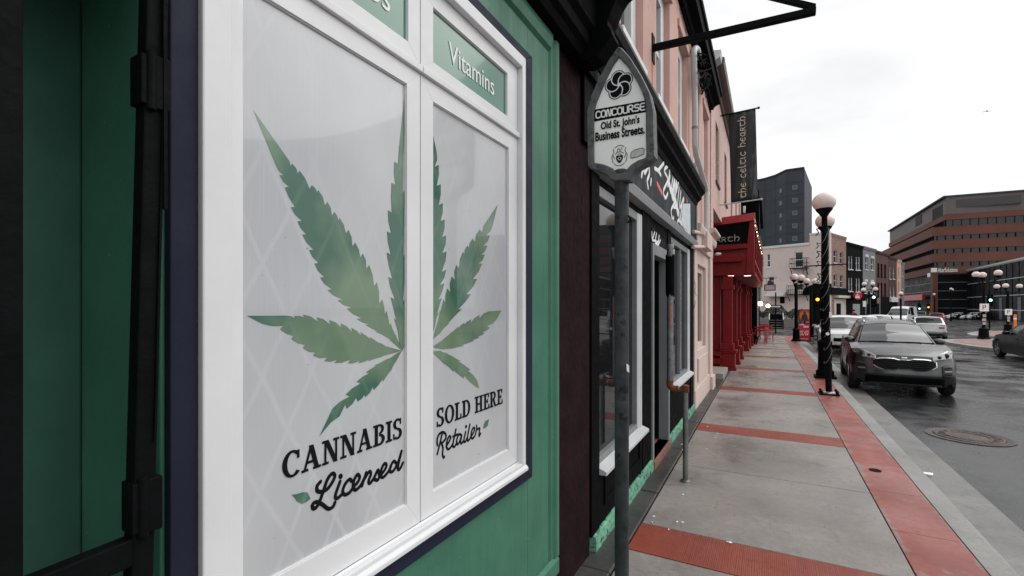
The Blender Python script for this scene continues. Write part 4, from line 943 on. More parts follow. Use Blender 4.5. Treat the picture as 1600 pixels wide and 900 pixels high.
# banner on the pub
bn = E('pub_banner', 'tall black banner with pale gilt vertical lettering hanging above the red pub', 'banner', (-.6, 13.5, 4.4))
YN = 13.5
tl, tr, br_, bl = onY(1138.5, 178.5, YN), onY(1180.5, 169.5, YN), onY(1184.5, 312, YN), onY(1142.5, 318, YN)
rows = []
for j in range(17):
    f = j/16; a, b = tl.lerp(bl, f), tr.lerp(br_, f)
    rows.append([a.lerp(b, i/12)+Vector((0, .014*math.sin(i/12*6+f*4)*math.sin(f*math.pi)+.008*math.sin(i*1.7+f*9), 0)) for i in range(13)])
t = NT('banner_cloth'); x, y, z = t.sep(t.obj()); st = t.noise(2.2, 4, .6, vec=t.mapped((3.2, 1, .5)), dist=.8)
right = t.math('MULTIPLY', t.rng(x, -.62, -.48, 0, 1), t.rng(st, .5, .66, 0, .75)); c = t.mix(right, (.010, .011, .012), C(96, 104, 108)); t.set(col=c, rough=.55); m_ban = t.m
m = MB(); m.grid(rows); o = m.build('cloth', m_ban, bn, smooth=True, recalc=False); o.modifiers.new('s', 'SOLIDIFY').thickness = .006
for a, b, k in ((tl, tr, .0), (bl, br_, 0)):
    d = (b-a).normalized(); m = MB(); m.tube([Vector((-1.1, YN, a.z-d.z*.2)), b+d*.06], .018, 10); m.ball(b+d*.07, .032, n=10, m=8); m.build('rod', m_iron if a is tl else m_ltgray, bn, smooth=True)
s0, s1 = onY(1165.5, 309, YN), onY(1164, 182, YN); dv = (s1-s0).normalized(); lx = Vector((-1, 0, 0))
m = MB(); uncial(m, 'the celtic hearth', lambda a, b: s0+dv*a+lx*b+Vector((0, -.036, 0)), (s1-s0).length, .155, .0095, (0, -1, 0)); m.build('lettering', mat('gilt_thread', C(206, 190, 180), .6), bn)
# two small flags below the banner
for k, (px, c1) in enumerate(((1163, 'red and white'), (1180, 'dark green and white'))):
    q = onY(px, 322, 14.6); fl = MB(); n_ = 6
    fl.grid([[q+Vector((.06*i/n_-.03, .01*math.sin(i*2+j), -.2*j/6)) for i in range(n_+1)] for j in range(7)])
    o = fl.build('small_flag', m_signw if k == 0 else m_blackmatt, smooth=True, recalc=False); o.modifiers.new('s', 'SOLIDIFY').thickness = .004
    tag(o, 'small %s pennant hanging just below the black banner' % ('pale' if k == 0 else 'dark'), 'flag')
# ---------------------------------------------------------------- dark building after the pub
db_ = E('brick_corner_building', 'narrow brick building with black upper cladding and lit dark doorway beyond the red pub', 'building', (-.3, 28, 0))
m_brown = brick('brown_brick', C(124, 82, 68), C(104, 66, 54), C(140, 118, 108))
m = MB(); m.box(-7, -.45, 24.6, 33.4, -.5, 2.9); m.build('ground_floor', m_black, db_, bevel=.01)
m = MB(); m.box(-7, -.30, 24.6, 33.5, 2.9, 5.0); m.build('wall', m_brown, db_, bevel=.01)
m = MB(); m.box(-7, -.36, 24.4, 26.6, 4.2, 7.1); m.box(-7, -.40, 26.6, 33.4, 5.001, 6.6); m.box(-7, -.25, 24.3, 33.5, 6.6, 6.7); m.build('cladding', m_black, db_, bevel=.01)
for y in (27.6, 29.4, 31.2):
    m = MB(); m.box(-.31, -.24, y-.5, y+.5, 3.2, 4.7); f = m.build('window', mat('tan_frame', C(168, 126, 96), .6) if y == 27.6 else bpy.data.materials['tan_frame'], db_)
    m = MB(); m.box(-.239, -.235, y-.4, y+.4, 3.3, 4.6); m.build('pane', m_darkglass, f)
m = MB(); m.box(-.452, -.42, 25.2, 26.3, .3, 2.6); m.build('shop_window', mat('pale_display', C(150, 160, 168), .3), db_)
m = MB(); m.box(-.449, -.33, 31.8, 33.45, 2.2, 2.95); m.build('stone_band', m_palepink, db_, bevel=.01)
for k, (x_, y_, Y_) in enumerate(((1188, 474.5, 26.5), (1200, 478, 32.5))):
    q = onY(x_, y_, Y_); m = MB(); m.tube([(-.46, Y_, q.z+.22), (q.x, Y_, q.z+.22), (q.x, Y_, q.z+.1)], .012, 8); l_ = m.build('wall_lantern', m_iron, db_)
    m = MB(); m.ball(q, .11, n=14, m=8); m.build('lantern_globe', m_warm, l_, smooth=True)
hs_ = E('hanging_sign', 'small arched purple hanging sign on an iron bracket beyond the red pub', 'hanging sign', onY(1204, 449, 27))
a, b = onY(1194, 444, 27), onY(1212, 454, 27)
m = MB(); m.poly([(a.x, 27, b.z), (b.x, 27, b.z), (b.x, 27, a.z-.02), ((a.x+b.x)/2+.12, 27, a.z), ((a.x+b.x)/2+.1, 27, a.z+.14), ((a.x+b.x)/2, 27, a.z+.2), ((a.x+b.x)/2-.1, 27, a.z+.14), ((a.x+b.x)/2-.12, 27, a.z), (a.x, 27, a.z-.02)], (0, .05, 0)); m.build('board', mat('plum_paint', C(64, 48, 62), .5), hs_, bevel=.004)
m = MB(); m.poly([(a.x+.05, 26.998, b.z+.04), (b.x-.05, 26.998, b.z+.04), (b.x-.05, 26.998, a.z-.06), (a.x+.05, 26.998, a.z-.06)], (0, -.004, 0)); m.build('panel', mat('lilac_panel', C(182, 172, 186), .5), hs_)
m = MB(); m.tube([(-.36, 27.02, a.z+.3), (b.x+.05, 27.02, a.z+.3)], .014, 8); m.tube([(a.x+.1, 27.02, a.z+.3), (a.x+.1, 27.02, a.z-.03)], .008, 6); m.tube([(b.x-.1, 27.02, a.z+.3), (b.x-.1, 27.02, a.z-.03)], .008, 6); m.build('bracket', m_iron, hs_)
# ---------------------------------------------------------------- pub terrace tables and chairs
def make_chair(label):
    e = E('folding_chair', label, 'chair', (0, 0, 0), 0, 'red folding chairs outside the pub')
    m = MB()
    for i in range(5): m.box(-.2, .2, -.18+i*.075, -.12+i*.075, .44, .455)
    m.build('seat', m_redhi, e, local=True)
    m = MB(); m.box(-.2, .2, .2, .215, .64, .70); m.box(-.2, .2, .215, .23, .76, .82); m.build('backrest', m_redhi, e, local=True)
    for s in (-1, 1):
        m = MB(); m.tube([(s*.2, .23, .84), (s*.2, -.2, 0)], .012, 6); m.build('leg', m_redhi, e, local=True)
        m = MB(); m.tube([(s*.18, -.17, .45), (s*.18, .22, 0)], .012, 6); m.build('leg', m_redhi, e, local=True)
    return e
def make_table(label):
    e = E('cafe_table', label, 'table', (0, 0, 0), 0, 'red cafe tables outside the pub')
    m = MB(); m.box(-.3, .3, -.3, .3, .71, .735); m.build('tabletop', m_redhi, e, bevel=.006, local=True)
    for s in (-1, 1):
        m = MB(); m.tube([(s*.26, -.26, .71), (s*.26, .26, 0)], .013, 6); m.build('leg', m_redhi, e, local=True)
        m = MB(); m.tube([(s*.23, .26, .71), (s*.23, -.26, 0)], .013, 6); m.build('leg', m_redhi, e, local=True)
    return e
c0 = make_chair('red folding chair nearest us on the terrace past the pub piers'); c0.location = (-.30, 24.6, gz(24.6)); c0.rotation_euler.z = R(170)
dup(c0, (-.28, 26.6, gz(26.6)), R(8), 'red folding chair between the two cafe tables, its back to the far one')
dup(c0, (.02, 27.0, gz(27)), R(175), 'red folding chair facing the farther cafe table from the kerb side')
dup(c0, (-.18, 29.4, gz(29.4)), R(5), 'red folding chair farthest along the pub terrace, behind both tables')
t0 = make_table('nearer red cafe table on the terrace beside the dark brick building'); t0.location = (-.3, 25.6, gz(25.6))
dup(t0, (-.16, 28.4, gz(28.4)), R(5), 'farther red cafe table on the terrace beside the dark brick building')
# ---------------------------------------------------------------- buildings across the side street and round the bend
def frame_of(P, d):
    d = Vector((d[0], d[1])).normalized(); return Vector((P[0], P[1])), d
class Front:
    """A flat house front through P along d (to the right as seen from the street); s = metres along it."""
    def __init__(s, P, d): s.P, s.d = frame_of(P, d)
    def sz(s, px, py):
        h = onV(px, py, s.P, s.d); return ((Vector((h.x, h.y))-s.P).dot(s.d), h.z)
    def rz(s): return math.atan2(s.d.y, s.d.x)
def house(name, label, F, px0, px1, ytop, mt, wins, frame=None, glass=None, depth=8, base=None, cap=None, capm=None, arch=False, s0=None, s1=None, cat='building', sashbar=True, group=None):
    a = F.sz(px0, ytop)[0] if s0 is None else s0; b, zt = F.sz(px1, ytop)
    if s1 is not None: b = s1
    zt = F.sz((px0+px1)/2, ytop)[1]
    org = F.P+F.d*a; zb = base if base is not None else gz(org.y)-.15
    e = E(name, label, cat, (org.x, org.y, zb), F.rz(), group)
    H = zt-zb; Wd = b-a
    # wall with real openings: columns between sorted window rectangles (grid split)
    R_ = []
    for w in wins:
        x0, z1 = F.sz(w[0], w[1]); x1, z0 = F.sz(w[2], w[3]); R_.append((x0-a, x1-a, z0-zb, z1-zb))
    xs = sorted({0, Wd, *[r[0] for r in R_], *[r[1] for r in R_]}); zs = sorted({0, H, *[r[2] for r in R_], *[r[3] for r in R_]})
    xs = [x for x in xs if 0 <= x <= Wd]; zs = [z for z in zs if 0 <= z <= H]
    m = MB()
    for i in range(len(xs)-1):
        run = None
        for j in range(len(zs)-1):
            cx, cz = (xs[i]+xs[i+1])/2, (zs[j]+zs[j+1])/2
            hole = any(r[0] < cx < r[1] and r[2] < cz < r[3] for r in R_)
            if not hole: run = (run[0] if run else zs[j], zs[j+1])
            if run and (hole or j == len(zs)-2):
                m.box(xs[i], xs[i+1], 0, .35, run[0], run[1]); run = None
    m.box(0, Wd, .36, depth, 0, H-.02)
    m.build('wall', mt, e, local=True)
    frame = frame or m_ltgray; glass = glass or m_darkglass
    for r in R_:
        fw = min(.09, (r[1]-r[0])*.16)
        m = MB(); 
        m.box(r[0], r[0]+fw, .08, .2, r[2], r[3]); m.box(r[1]-fw, r[1], .08, .2, r[2], r[3]); m.box(r[0]+fw, r[1]-fw, .08, .2, r[2], r[2]+fw); m.box(r[0]+fw, r[1]-fw, .08, .2, r[3]-fw, r[3])
        if sashbar: m.box(r[0]+fw, r[1]-fw, .09, .18, (r[2]+r[3])/2-.04, (r[2]+r[3])/2+.04)
        m.box(r[0]-.08, r[1]+.08, -.08, .08, r[2]-.12, r[2]-.003)
        if arch: m.box(r[0]-.12, r[1]+.12, -.07, .0, r[3]+.003, r[3]+.22); m.box(r[0]-.02, r[1]+.02, -.09, -.0, r[3]+.223, r[3]+.34)
        f = m.build('window', frame, e, local=True)
        m = MB(); m.box(r[0]+fw, r[1]-fw, .15, .16, r[2]+fw, r[3]-fw); m.build('pane', glass, f, local=True)
    if cap:
        m = MB(); m.box(-.05, Wd+.05, -cap, depth, H, H+.18); m.box(-.02, Wd+.02, -cap*.6, .0, H-.2, H-.002); m.build('cornice', capm or mt, e, local=True)
    return e, a, b, zb, zt, F
def shopfront(h, name, px0, py0, px1, py1, mt, proud=.06, glass=None, label=None):
    e, a, b, zb, zt, F = h; x0, z1 = F.sz(px0, py0); x1, z0 = F.sz(px1, py1)
    m = MB(); m.box(x0-a, x1-a, -proud, -.002, z0-zb, z1-zb); return m.build(name, mt, e, local=True, bevel=.01)
P0 = onZ(1297, 507, -.53); P0 = (6.6, 68.5)
FB = Front((P0[0]-.927*16, P0[1]+.375*16), (.927, -.375))   # beige side wall, left to right
FS = Front(P0, (.375, .927))                                             # the row along the bending street
m_beige = mat('beige_render', C(206, 190, 184), .9, .05, 1.5, wear=C(186, 168, 162), wscale=2, wamt=.62)
m_redbrick = brick('rust_brick', C(156, 116, 100), C(112, 76, 66), C(160, 142, 132), bw=.5, bh=.17, msz=.03)
m_blkfront = mat('black_front', (.005, .0055, .006), .8, .2, 3, spec=.04)
m_gryfront = mat('grey_front', C(118, 120, 122), .8, .08, 3, wear=C(98, 100, 104), wscale=3, wamt=.6)
m_brnfront = brick('brown_front', C(92, 56, 48), C(74, 44, 40), C(96, 70, 62))
m_dkbrn = brick('dark_brown_front', C(72, 44, 38), C(60, 36, 34), C(80, 60, 54))
m_pnkfront = mat('salmon_front', C(206, 160, 140), .85, .05, 3)
m_cream = mat('cream_shop', C(196, 188, 180), .7, .06, 4)
s_end = 16.0
hb = house('beige_building', 'tall beige rendered side wall with fire escape balconies across the side street', FB, 1204, 1296.8, 384, m_beige,
           [(1241.5, 394, 1255, 417.5), (1244, 434, 1255, 453), (1198.5, 397, 1203.5, 417), (1200, 432, 1210, 446)], frame=m_white, s0=-6, s1=s_end, depth=.5, base=gz(70)-.2)
e, a_, b_, zb_, zt_, F_ = hb
x0 = F_.sz(1265, 375)[0]-a_; zc_ = F_.sz(1297, 364)[1]-zb_
m = MB(); m.box(x0, b_-a_, .0, .5, zt_-zb_+.0, zc_); m.build('parapet', m_beige, e, local=True)
m = MB(); m.box(0, b_-a_-9, .51, 9, 0, zt_-zb_-.02); m.build('rear_wall', m_beige, e, local=True)
m = MB(); m.box(-.1, x0-.01, -.12, .5, zt_-zb_, zt_-zb_+.3); m.box(x0, b_-a_, -.1, .5, zc_+.002, zc_+.2); m.build('coping', mat('pale_coping', C(208, 206, 206), .7), e, local=True)
def balcony(h, px0, py0, px1, py1, name='fire_escape'):
    e, a, b, zb, zt, F = h; x0, z1 = F.sz(px0, py0); x1, z0 = F.sz(px1, py1); x0 -= a; x1 -= a; z0 -= zb; z1 -= zb
    m = MB(); m.box(x0, x1, -.9, -.01, z0-.06, z0)
    for z in (z1, (z0+z1)/2): m.tube([(x0, -.01, z), (x0, -.9, z), (x1, -.9, z), (x1, -.01, z)], .03, 6)
    n_ = 9
    for i in range(n_+1): m.tube([(x0+(x1-x0)*i/n_, -.9, z0), (x0+(x1-x0)*i/n_, -.9, z1)], .018, 5)
    for x in (x0+.1, x1-.1): m.beam((x, -.85, z0-.05), (x, -.02, z0-.9), .06, .06)
    m.build(name, m_iron, e, local=True)
balcony(hb, 1237.5, 405, 1264, 418); balcony(hb, 1233, 447, 1264, 459)
xl = F_.sz(1258, 405)[0]-a_; xr = F_.sz(1264, 405)[0]-a_; z0, z1 = F_.sz(1260, 459)[1]-zb_, F_.sz(1260, 405)[1]-zb_
m = MB()
for x in (xl, xr): m.tube([(x, -.7, z0), (x, -.7, z1)], .03, 6)
for k in range(16): m.tube([(xl, -.7, z0+(z1-z0)*k/15), (xr, -.7, z0+(z1-z0)*k/15)], .02, 5)
m.build('ladder', m_iron, e, local=True)
ax0, az1 = F_.sz(1201, 456); ax1, az0 = F_.sz(1231, 462)
m = MB(); m.add([(ax0-a_, -.02, az1-zb_+.2), (ax1-a_, -.02, az1-zb_+.2), (ax0-a_, -1.6, az0-zb_), (ax1-a_, -1.6, az0-zb_), (ax0-a_, -1.6, az0-zb_-.12), (ax1-a_, -1.6, az0-zb_-.12), (ax0-a_, -.02, az0-zb_-.12), (ax1-a_, -.02, az0-zb_-.12)], [(0,1,3,2),(2,3,5,4),(4,5,7,6),(0,2,4,6),(1,7,5,3),(0,6,7,1)]); m.build('awning', mat('pale_awning', C(186, 178, 174), .7), e, local=True)
m = MB(); x0, z1 = F_.sz(1219, 462); x1, z0 = F_.sz(1226, 474); m.box(x0-a_, x1-a_, -.06, -.003, z0-zb_, z1-zb_); m.build('wall_hood', m_blkfront, e, local=True)
m = MB(); x0, z1 = F_.sz(1267, 447); x1, z0 = F_.sz(1297, 500); m.box(x0-a_, b_-a_-.01, -.08, -.003, 0, z1-zb_); m.poly([(x0-a_-.8, -.6, z1-zb_-1.1), (x0-a_-.5, -.6, z1-zb_-.2), (x0-a_+.6, -.6, z1-zb_+.25), (b_-a_+.2, -.6, z1-zb_+.2), (b_-a_+.2, -.6, z1-zb_-1.1)], (0, .51, 0)); m.build('corner_shopfront', m_blkfront, e, local=True)
h1 = house('brick_townhouse', 'rust brown brick townhouse on the corner beside the beige wall', FS, 1297, 1322, 369.5, m_redbrick, [(1302.5, 390, 1307.5, 411), (1312.5, 393, 1317.5, 413), (1302.5, 428, 1307.5, 449), (1312.5, 429, 1317.5, 450)], cap=.08, s0=.52, depth=2.6)
shopfront(h1, 'fascia', 1297.3, 449, 1321.8, 461, m_blkfront, .2); shopfront(h1, 'white_awning', 1303, 461.5, 1321.8, 466, m_cream, .5); shopfront(h1, 'shop_panel', 1303, 467, 1321, 505, m_cream, .05); shopfront(h1, 'shop_door', 1306, 474, 1313, 505, m_blkfront, .07)
h2 = house('black_townhouse', 'black painted townhouse with pale sash windows in the far row', FS, 1322.3, 1348, 383.5, m_blkfront, [(1325.5, 400, 1328.3, 421), (1329.4, 400, 1332.3, 421), (1337, 401, 1340, 422), (1341, 401, 1344, 422), (1325.5, 434, 1328.3, 455), (1329.4, 434, 1332.3, 455), (1337.2, 435, 1340, 456), (1341, 435, 1344, 456)], cap=.15, frame=m_white)
shopfront(h2, 'fascia', 1322.5, 457.5, 1347.8, 466, m_blkfront, .25); shopfront(h2, 'shop_window', 1332, 475, 1343, 500, mat('pale_curtain', C(150, 154, 156), .5), .05)
h3 = house('grey_townhouse', 'grey rendered townhouse with white arched window heads in the far row', FS, 1348.3, 1368, 389, m_gryfront, [(1352, 401, 1356, 421.5), (1361, 403.5, 1365, 422.5), (1351, 440, 1355, 459), (1360.5, 441, 1364.5, 459)], cap=.15, arch=True, frame=m_white)
shopfront(h3, 'shopfront', 1348.5, 459, 1367.8, 503, m_blkfront, .1)
h4 = house('brown_townhouse', 'brown brick townhouse with three dark windows per floor in the far row', FS, 1368.3, 1388.5, 396, m_brnfront, [(1371, 411, 1374, 432), (1376, 412, 1379, 432.5), (1381.5, 413, 1384.5, 433), (1371, 442, 1374, 462), (1376, 442, 1379, 462), (1381.5, 442.5, 1384.5, 462)], cap=.2, frame=m_maroon, sashbar=False)
shopfront(h4, 'shopfront', 1368.5, 463.5, 1388.3, 502, m_blkfront, .1)
h5 = house('dark_brown_townhouse', 'narrow dark brown townhouse with tall white sash windows in the far row', FS, 1388.8, 1401, 403.5, m_dkbrn, [(1390, 417, 1392, 436), (1395, 418, 1398, 436), (1390.5, 449, 1393, 464), (1395.5, 449, 1398, 464)], cap=.15, frame=m_white)
shopfront(h5, 'shop_sign', 1390, 464.5, 1401, 472, m_white, .25); shopfront(h5, 'shopfront', 1389, 472.5, 1400.8, 500, m_blkfront, .08)
h6 = house('salmon_townhouse', 'slim salmon pink townhouse at the far end of the row', FS, 1401.3, 1408, 408, m_pnkfront, [(1403, 418, 1405, 432), (1403, 440, 1405, 455)], cap=.1)
shopfront(h6, 'shopfront', 1401.5, 466, 1407.8, 497, m_brnfront, .08)
h7 = house('grey_end_house', 'plain grey narrow house closing the far row of townhouses', FS, 1408.3, 1413, 412, m_gryfront, [(1409.5, 420, 1411.5, 432), (1409.5, 440, 1411.5, 452)], cap=.1)
rs_ = E('red_sign', 'red hexagonal shop sign projecting from the black townhouse', 'shop sign', onV(1339, 463, FS.P+Vector((.9, -.3)), FS.d))
q = [onV(x, y, FS.P+Vector((.9, -.3)), FS.d) for x, y in ((1334, 457.5), (1345.5, 458), (1346, 463), (1343, 468), (1337, 468.5), (1333.5, 463))]
m = MB(); m.poly(q, (.1, -.04, 0)); m.build('board', m_redpaint, rs_, bevel=.02)
mlt = MB(); 
for y0, xa, xb in ((460.5, 1338.3, 1341), (463, 1336.7, 1343), (465, 1336.3, 1343.3)):
    p1, p2 = onV(xa, y0, FS.P+Vector((.9, -.3))+Vector((.115, -.05)), FS.d), onV(xb, y0, FS.P+Vector((.9, -.3))+Vector((.115, -.05)), FS.d); mlt.beam(p1, p2, .02, .12)
mlt.build('lettering', m_letw, rs_)
# grey tower block
tw = E('grey_tower', 'tall dark grey clad tower with folded faces and small square windows behind the beige building', 'tower', (0, 125, -1))
m_clad2 = mat('window_frame_grey', C(112, 116, 120), .6); ZT = 34; tp = []
for px, D in ((1168, 123), (1195, 119.5), (1212, 116.5), (1229, 112), (1257, 110)):
    u = (px-800)/735; tp.append(Vector((D*(-SN+CS*u), D*(CS+SN*u), 0)))
m = MB(); back = [tp[-1]+Vector((3, 22, 0)), tp[0]+Vector((-4, 22, 0))]; q = tp+back
m.poly([Vector((p.x, p.y, -1)) for p in q], (0, 0, ZT+1))
t = NT('grey_cladding'); c = t.mix(t.rng(t.noise(.35, 5, .6), .3, .7), C(58, 62, 68), C(68, 72, 78)); t.set(col=c, rough=.7, spec=.2); m_clad = t.m
m.build('wall', m_clad, tw)
m = MB()
for i in range(4):
    a, b = tp[i], tp[i+1]
    for k in range(11): m.beam(Vector((a.x, a.y-.02, ZT-3*k-.02)), Vector((b.x, b.y-.02, ZT-3*k-.02)), .06, .10)
    m.beam(Vector((a.x, a.y-.02, 0)), Vector((a.x, a.y-.02, ZT)), .08, .08)
mid = tp[3].lerp(tp[4], .0); m.build('panel_joint', mat('joint_grey', C(44, 47, 52), .7), tw)
m = MB(); 
for i in range(4): m.beam(Vector((tp[i].x, tp[i].y-.1, ZT+.1)), Vector((tp[i+1].x, tp[i+1].y-.1, ZT+.1)), .4, .3)
m.build('parapet', m_ltgray if False else m_clad, tw)
for pxw, i in ((1242, 3), (1220, 2)):
    a, b = tp[i], tp[i+1]; f = Front((a.x, a.y), (b-a).to_2d())
    for k in range(5):
        z = ZT-4.3-3.02*k; s_ = f.sz(pxw, 400)[0]; c_ = f.P+f.d*s_; n_ = Vector((f.d.y, -f.d.x, 0))
        mm = Matrix.Translation((c_.x, c_.y, z)) @ Matrix.Rotation(f.rz(), 4, 'Z')
        m = MB(); 
        for bx in ((-.52, -.4, -.52, .52), (.4, .52, -.52, .52), (-.4, .4, -.52, -.4), (-.4, .4, .4, .52)): m.box(bx[0], bx[1], -.12, .05, bx[2], bx[3], mm)
        w = m.build('window', m_clad2, tw); m = MB(); m.box(-.4, .4, -.06, .04, -.4, .4, mm); m.build('pane', m_winglass, w)
# brick office block with ribbon windows
of = E('office_block', 'large rust brick office block with dark ribbon windows and grey rooftop storey', 'office block', (35, 144, -1.2))
t = NT('office_brick'); x, y, z = t.sep(t.obj()); c = t.mix(t.rng(t.noise(.3, 6, .65), .3, .7), C(98, 58, 47), C(114, 70, 57)); c = t.mix(t.rng(t.noise(5, 3), .4, .7, 0, .3), c, C(84, 46, 38)); t.set(col=c, rough=.8); m_obrick = t.m
OX, OY, OX2, OY2 = 33.9, 144, 95, 202; tl_ = .06
def omass(m, x0, y0, z0, z1, x1=OX2, y1=OY2): m.add([(x0, y0, z0), (x1, y0+(x1-x0)*tl_, z0), (x1, y1, z0), (x0, y1, z0), (x0, y0, z1), (x1, y0+(x1-x0)*tl_, z1), (x1, y1, z1), (x0, y1, z1)], [(3,2,1,0),(4,5,6,7),(0,1,5,4),(1,2,6,5),(2,3,7,6),(3,0,4,7)])
br_z = [(9.2, 10.9), (11.9, 14.0), (15.0, 17.1), (18.1, 20.2), (21.7, 23.0)]
m = MB()
for i, (z0, z1) in enumerate(br_z):
    omass(m, OX+(2.2 if i == 4 else 0), OY, z0, z1)
    omass(m, OX+(2.2 if i == 4 else 0)-.03, OY-.03, z0+.001, z0+.14); omass(m, OX+(2.2 if i == 4 else 0)-.03, OY-.03, z1-.12, z1-.001)
m.build('brick_band', m_obrick, of)
m_rib = NT('ribbon_glass').set(col=(.012, .013, .015), rough=.10, spec=.5, ior=1.5)
m_basegl = mat('matt_dark_glazing', (.010, .011, .013), .5, .3, .3, spec=.08)  # matt dark colour stands in for dark buildings mirrored in the glass
m_mull = mat('mullion_grey', C(26, 27, 29), .6, spec=.1)
for i, (z0, z1) in enumerate([(10.9, 11.9), (14.0, 15.0), (17.1, 18.1), (20.2, 21.7)]):
    m = MB(); omass(m, OX+.35+(2.2 if i == 3 else 0), OY+.35, z0-.01, z1+.01, OX2-.4, OY2-.4); w = m.build('ribbon_window', m_rib, of)
    m = MB(); x = OX+(2.2 if i == 3 else .9)
    while x < OX2-3: m.box(x-.06, x+.06, OY+(x-OX)*tl_+.1, OY+(x-OX)*tl_+.5, z0, z1); x += 1.5
    y = OY+1
    while y < OY2-2: xx = OX+(2.2 if i == 3 else 0); m.box(xx+.1, xx+.4, y-.06, y+.06, z0, z1); y += 1.8
    m.build('mullion', m_mull, w)
m = MB(); omass(m, OX+2.5, OY+.2, 23.0, 27.0); m.build('rooftop_storey', mat('taupe_cladding', C(98, 90, 88), .7, .05, .5), of)
m = MB(); omass(m, OX+1.9, OY-.1, 27.0, 27.35); m.build('roof_edge', m_clad, of)
m = MB(); m.box(OX+4, OX+15, OY+.3, OY+1.1, 24.4, 26.2); m.build('louvre', mat('louvre_dark', C(70, 66, 66), .7), of)
m = MB()
for k in range(5): m.box(OX+2.4, OX+2.55, OY+3+k*1.6, OY+4.2+k*1.6, 23.2, 25.9)
m.build('roof_grille', m_mull, of); m = MB(); m.box(OX+2.4, OX+2.55, OY+20, OY+26, 24, 26.5); m.build('roof_grille', m_mull, of)
m = MB(); omass(m, OX+.9, OY+.9, -1.2, 9.2, OX2-1, OY2-1); lo = m.build('base_glazing', m_basegl, of)
m = MB()
for z in (1.2, 3.2, 5.2, 7.2, 9.0): omass(m, OX+.8, OY+.8, z, z+.12, OX2-.9, OY2-.9)
m.build('glazing_rail', mat('rail_grey', C(120, 124, 128), .5), of)
m = MB(); omass(m, OX-.01, OY-.01, -1.2, 9.19, OX+.95, OY+1.5); m.build('corner_pier', m_obrick, of)
A, B_ = onY(1463.5, 430, OY+.7), onY(1494, 428.5, OY+1)
text_mesh('AkerSolutions', 'lettering', m_letw, of, (A.x, OY+(A.x-OX)*.06-.09, 9.55), (1, .06, 0), UZ, B_.x-A.x, 1.05, depth=.1, bold=.01)
m = MB(); q = onY(1459.5, 426, OY); m.box(q.x-.55, q.x+.55, OY-.12, OY+.2, 9.6, 10.6); m.build('emblem', m_letw, of, bevel=.1)
m = MB(); q = onX(1452, 430, OX); m.box(OX-.12, OX-.001, q.y-1.1, q.y+1.1, 8.6, 9.6); m.build('emblem', m_letw, of, bevel=.1)
m = MB(); y_ = OY+6; m.box(OX-.6, OX-.002, y_, y_+26, 3.2, 4.6); m.build('shop_canopy', m_redpaint, of)
# low glass annex
P1 = (38.2, 111.8); FA = Front(P1, (.0537, .9986))
an = E('glass_annex', 'low dark glass fronted annex with pale horizontal rails in front of the office block', 'building', (38.2, 111.8, -1))
def awall(m, s0, s1, z0, z1, t0, t1):
    n_ = Vector((FA.d.y, -FA.d.x)); q = [FA.P+FA.d*s0+n_*t0, FA.P+FA.d*s1+n_*t0, FA.P+FA.d*s1+n_*t1, FA.P+FA.d*s0+n_*t1]
    m.add([(p.x, p.y, z0) for p in q]+[(p.x, p.y, z1) for p in q], [(3,2,1,0),(4,5,6,7),(0,1,5,4),(1,2,6,5),(2,3,7,6),(3,0,4,7)])
sE = 31.5
m = MB(); awall(m, -25, sE, -1.2, 9.6, 0, 14); gl = m.build('glazing', m_basegl, an)
m = MB()
for z in (.9, 3.6, 6.6, 9.5): awall(m, -25, sE+.1, z, z+.14, -.14, -.0)
awall(m, -25, sE+.2, 9.66, 10.0, -.3, 14); m.build('rail', mat('pale_rail', C(176, 178, 180), .5), an)
m = MB()
for k in range(20): awall(m, -25+k*3, -24.88+k*3, -1, 9.5, -.08, -.0)
m.build('mullion', m_mull, an)
for k, s_ in enumerate((-8, 1, 10, 19)):
    m = MB(); awall(m, s_, s_+1.4, -.8, 3.3, -.1, -.001); m.build('door', mat('pale_interior', C(84, 88, 92), .5) if k == 0 else bpy.data.materials['pale_interior'], gl)
# ---------------------------------------------------------------- cars
def paint(name, col, metal=0., rough=.3, coat=1., spec=.3, dirty=1.):
    t = NT(name); n = t.noise(3, 4, .6); t.set(spec=spec)
    c = t.mix(t.rng(n, .3, .75, 0, .18), col, [x*.55 for x in col])
    x, y, z = t.sep(t.obj()); dirt = t.math('MULTIPLY', t.rng(z, .75, .2, 0, .55*dirty), t.rng(t.noise(5, 5, .7), .35, .6))
    c = t.mix(dirt, c, (.028, .027, .026))
    t.set(col=c, metal=metal, rough=t.rng(n, .3, .7, rough-.05, rough+.1), coat=coat, coatr=.05); return t.m
m_tyre = mat('tyre_rubber', (.012, .012, .013), .75, .2, 20)
m_rim = mat('alloy_rim', (.35, .36, .37), .3, .2, 10, metal=.9)
m_plast = mat('black_plastic', (.015, .015, .016), .55, .2, 20)
m_chrome = NT('chrome_trim').set(col=(.6, .6, .62), metal=1, rough=.12)
t = NT('windscreen'); t.set(col=(.05, .058, .062), rough=.03, ior=1.55, spec=.6, coat=.2, coatr=.02); m_screen = t.m
m_sideglass = NT('side_glass').set(col=(.005, .006, .007), rough=.04, ior=1.45, spec=.3)
m_lampglass = NT('headlight_glass').set(col=(.45, .46, .47), rough=.12, metal=.55, coat=1)
m_taillight = NT('taillight_glass').set(col=(.28, .012, .02), rough=.1, coat=1)
m_plate = mat('number_plate', (.6, .6, .6), .5, .2, 20)
def lerp(a, b, t): return a+(b-a)*t
def curve(pts, y):                                       # smooth interpolation through (y, value)
    if y <= pts[0][0]: return pts[0][1]
    for (a, va), (b, vb) in zip(pts, pts[1:]):
        if y <= b:
            t = (y-a)/(b-a); t = t*t*(3-2*t)*.5+t*.5; return va+(vb-va)*t
    return pts[-1][1]
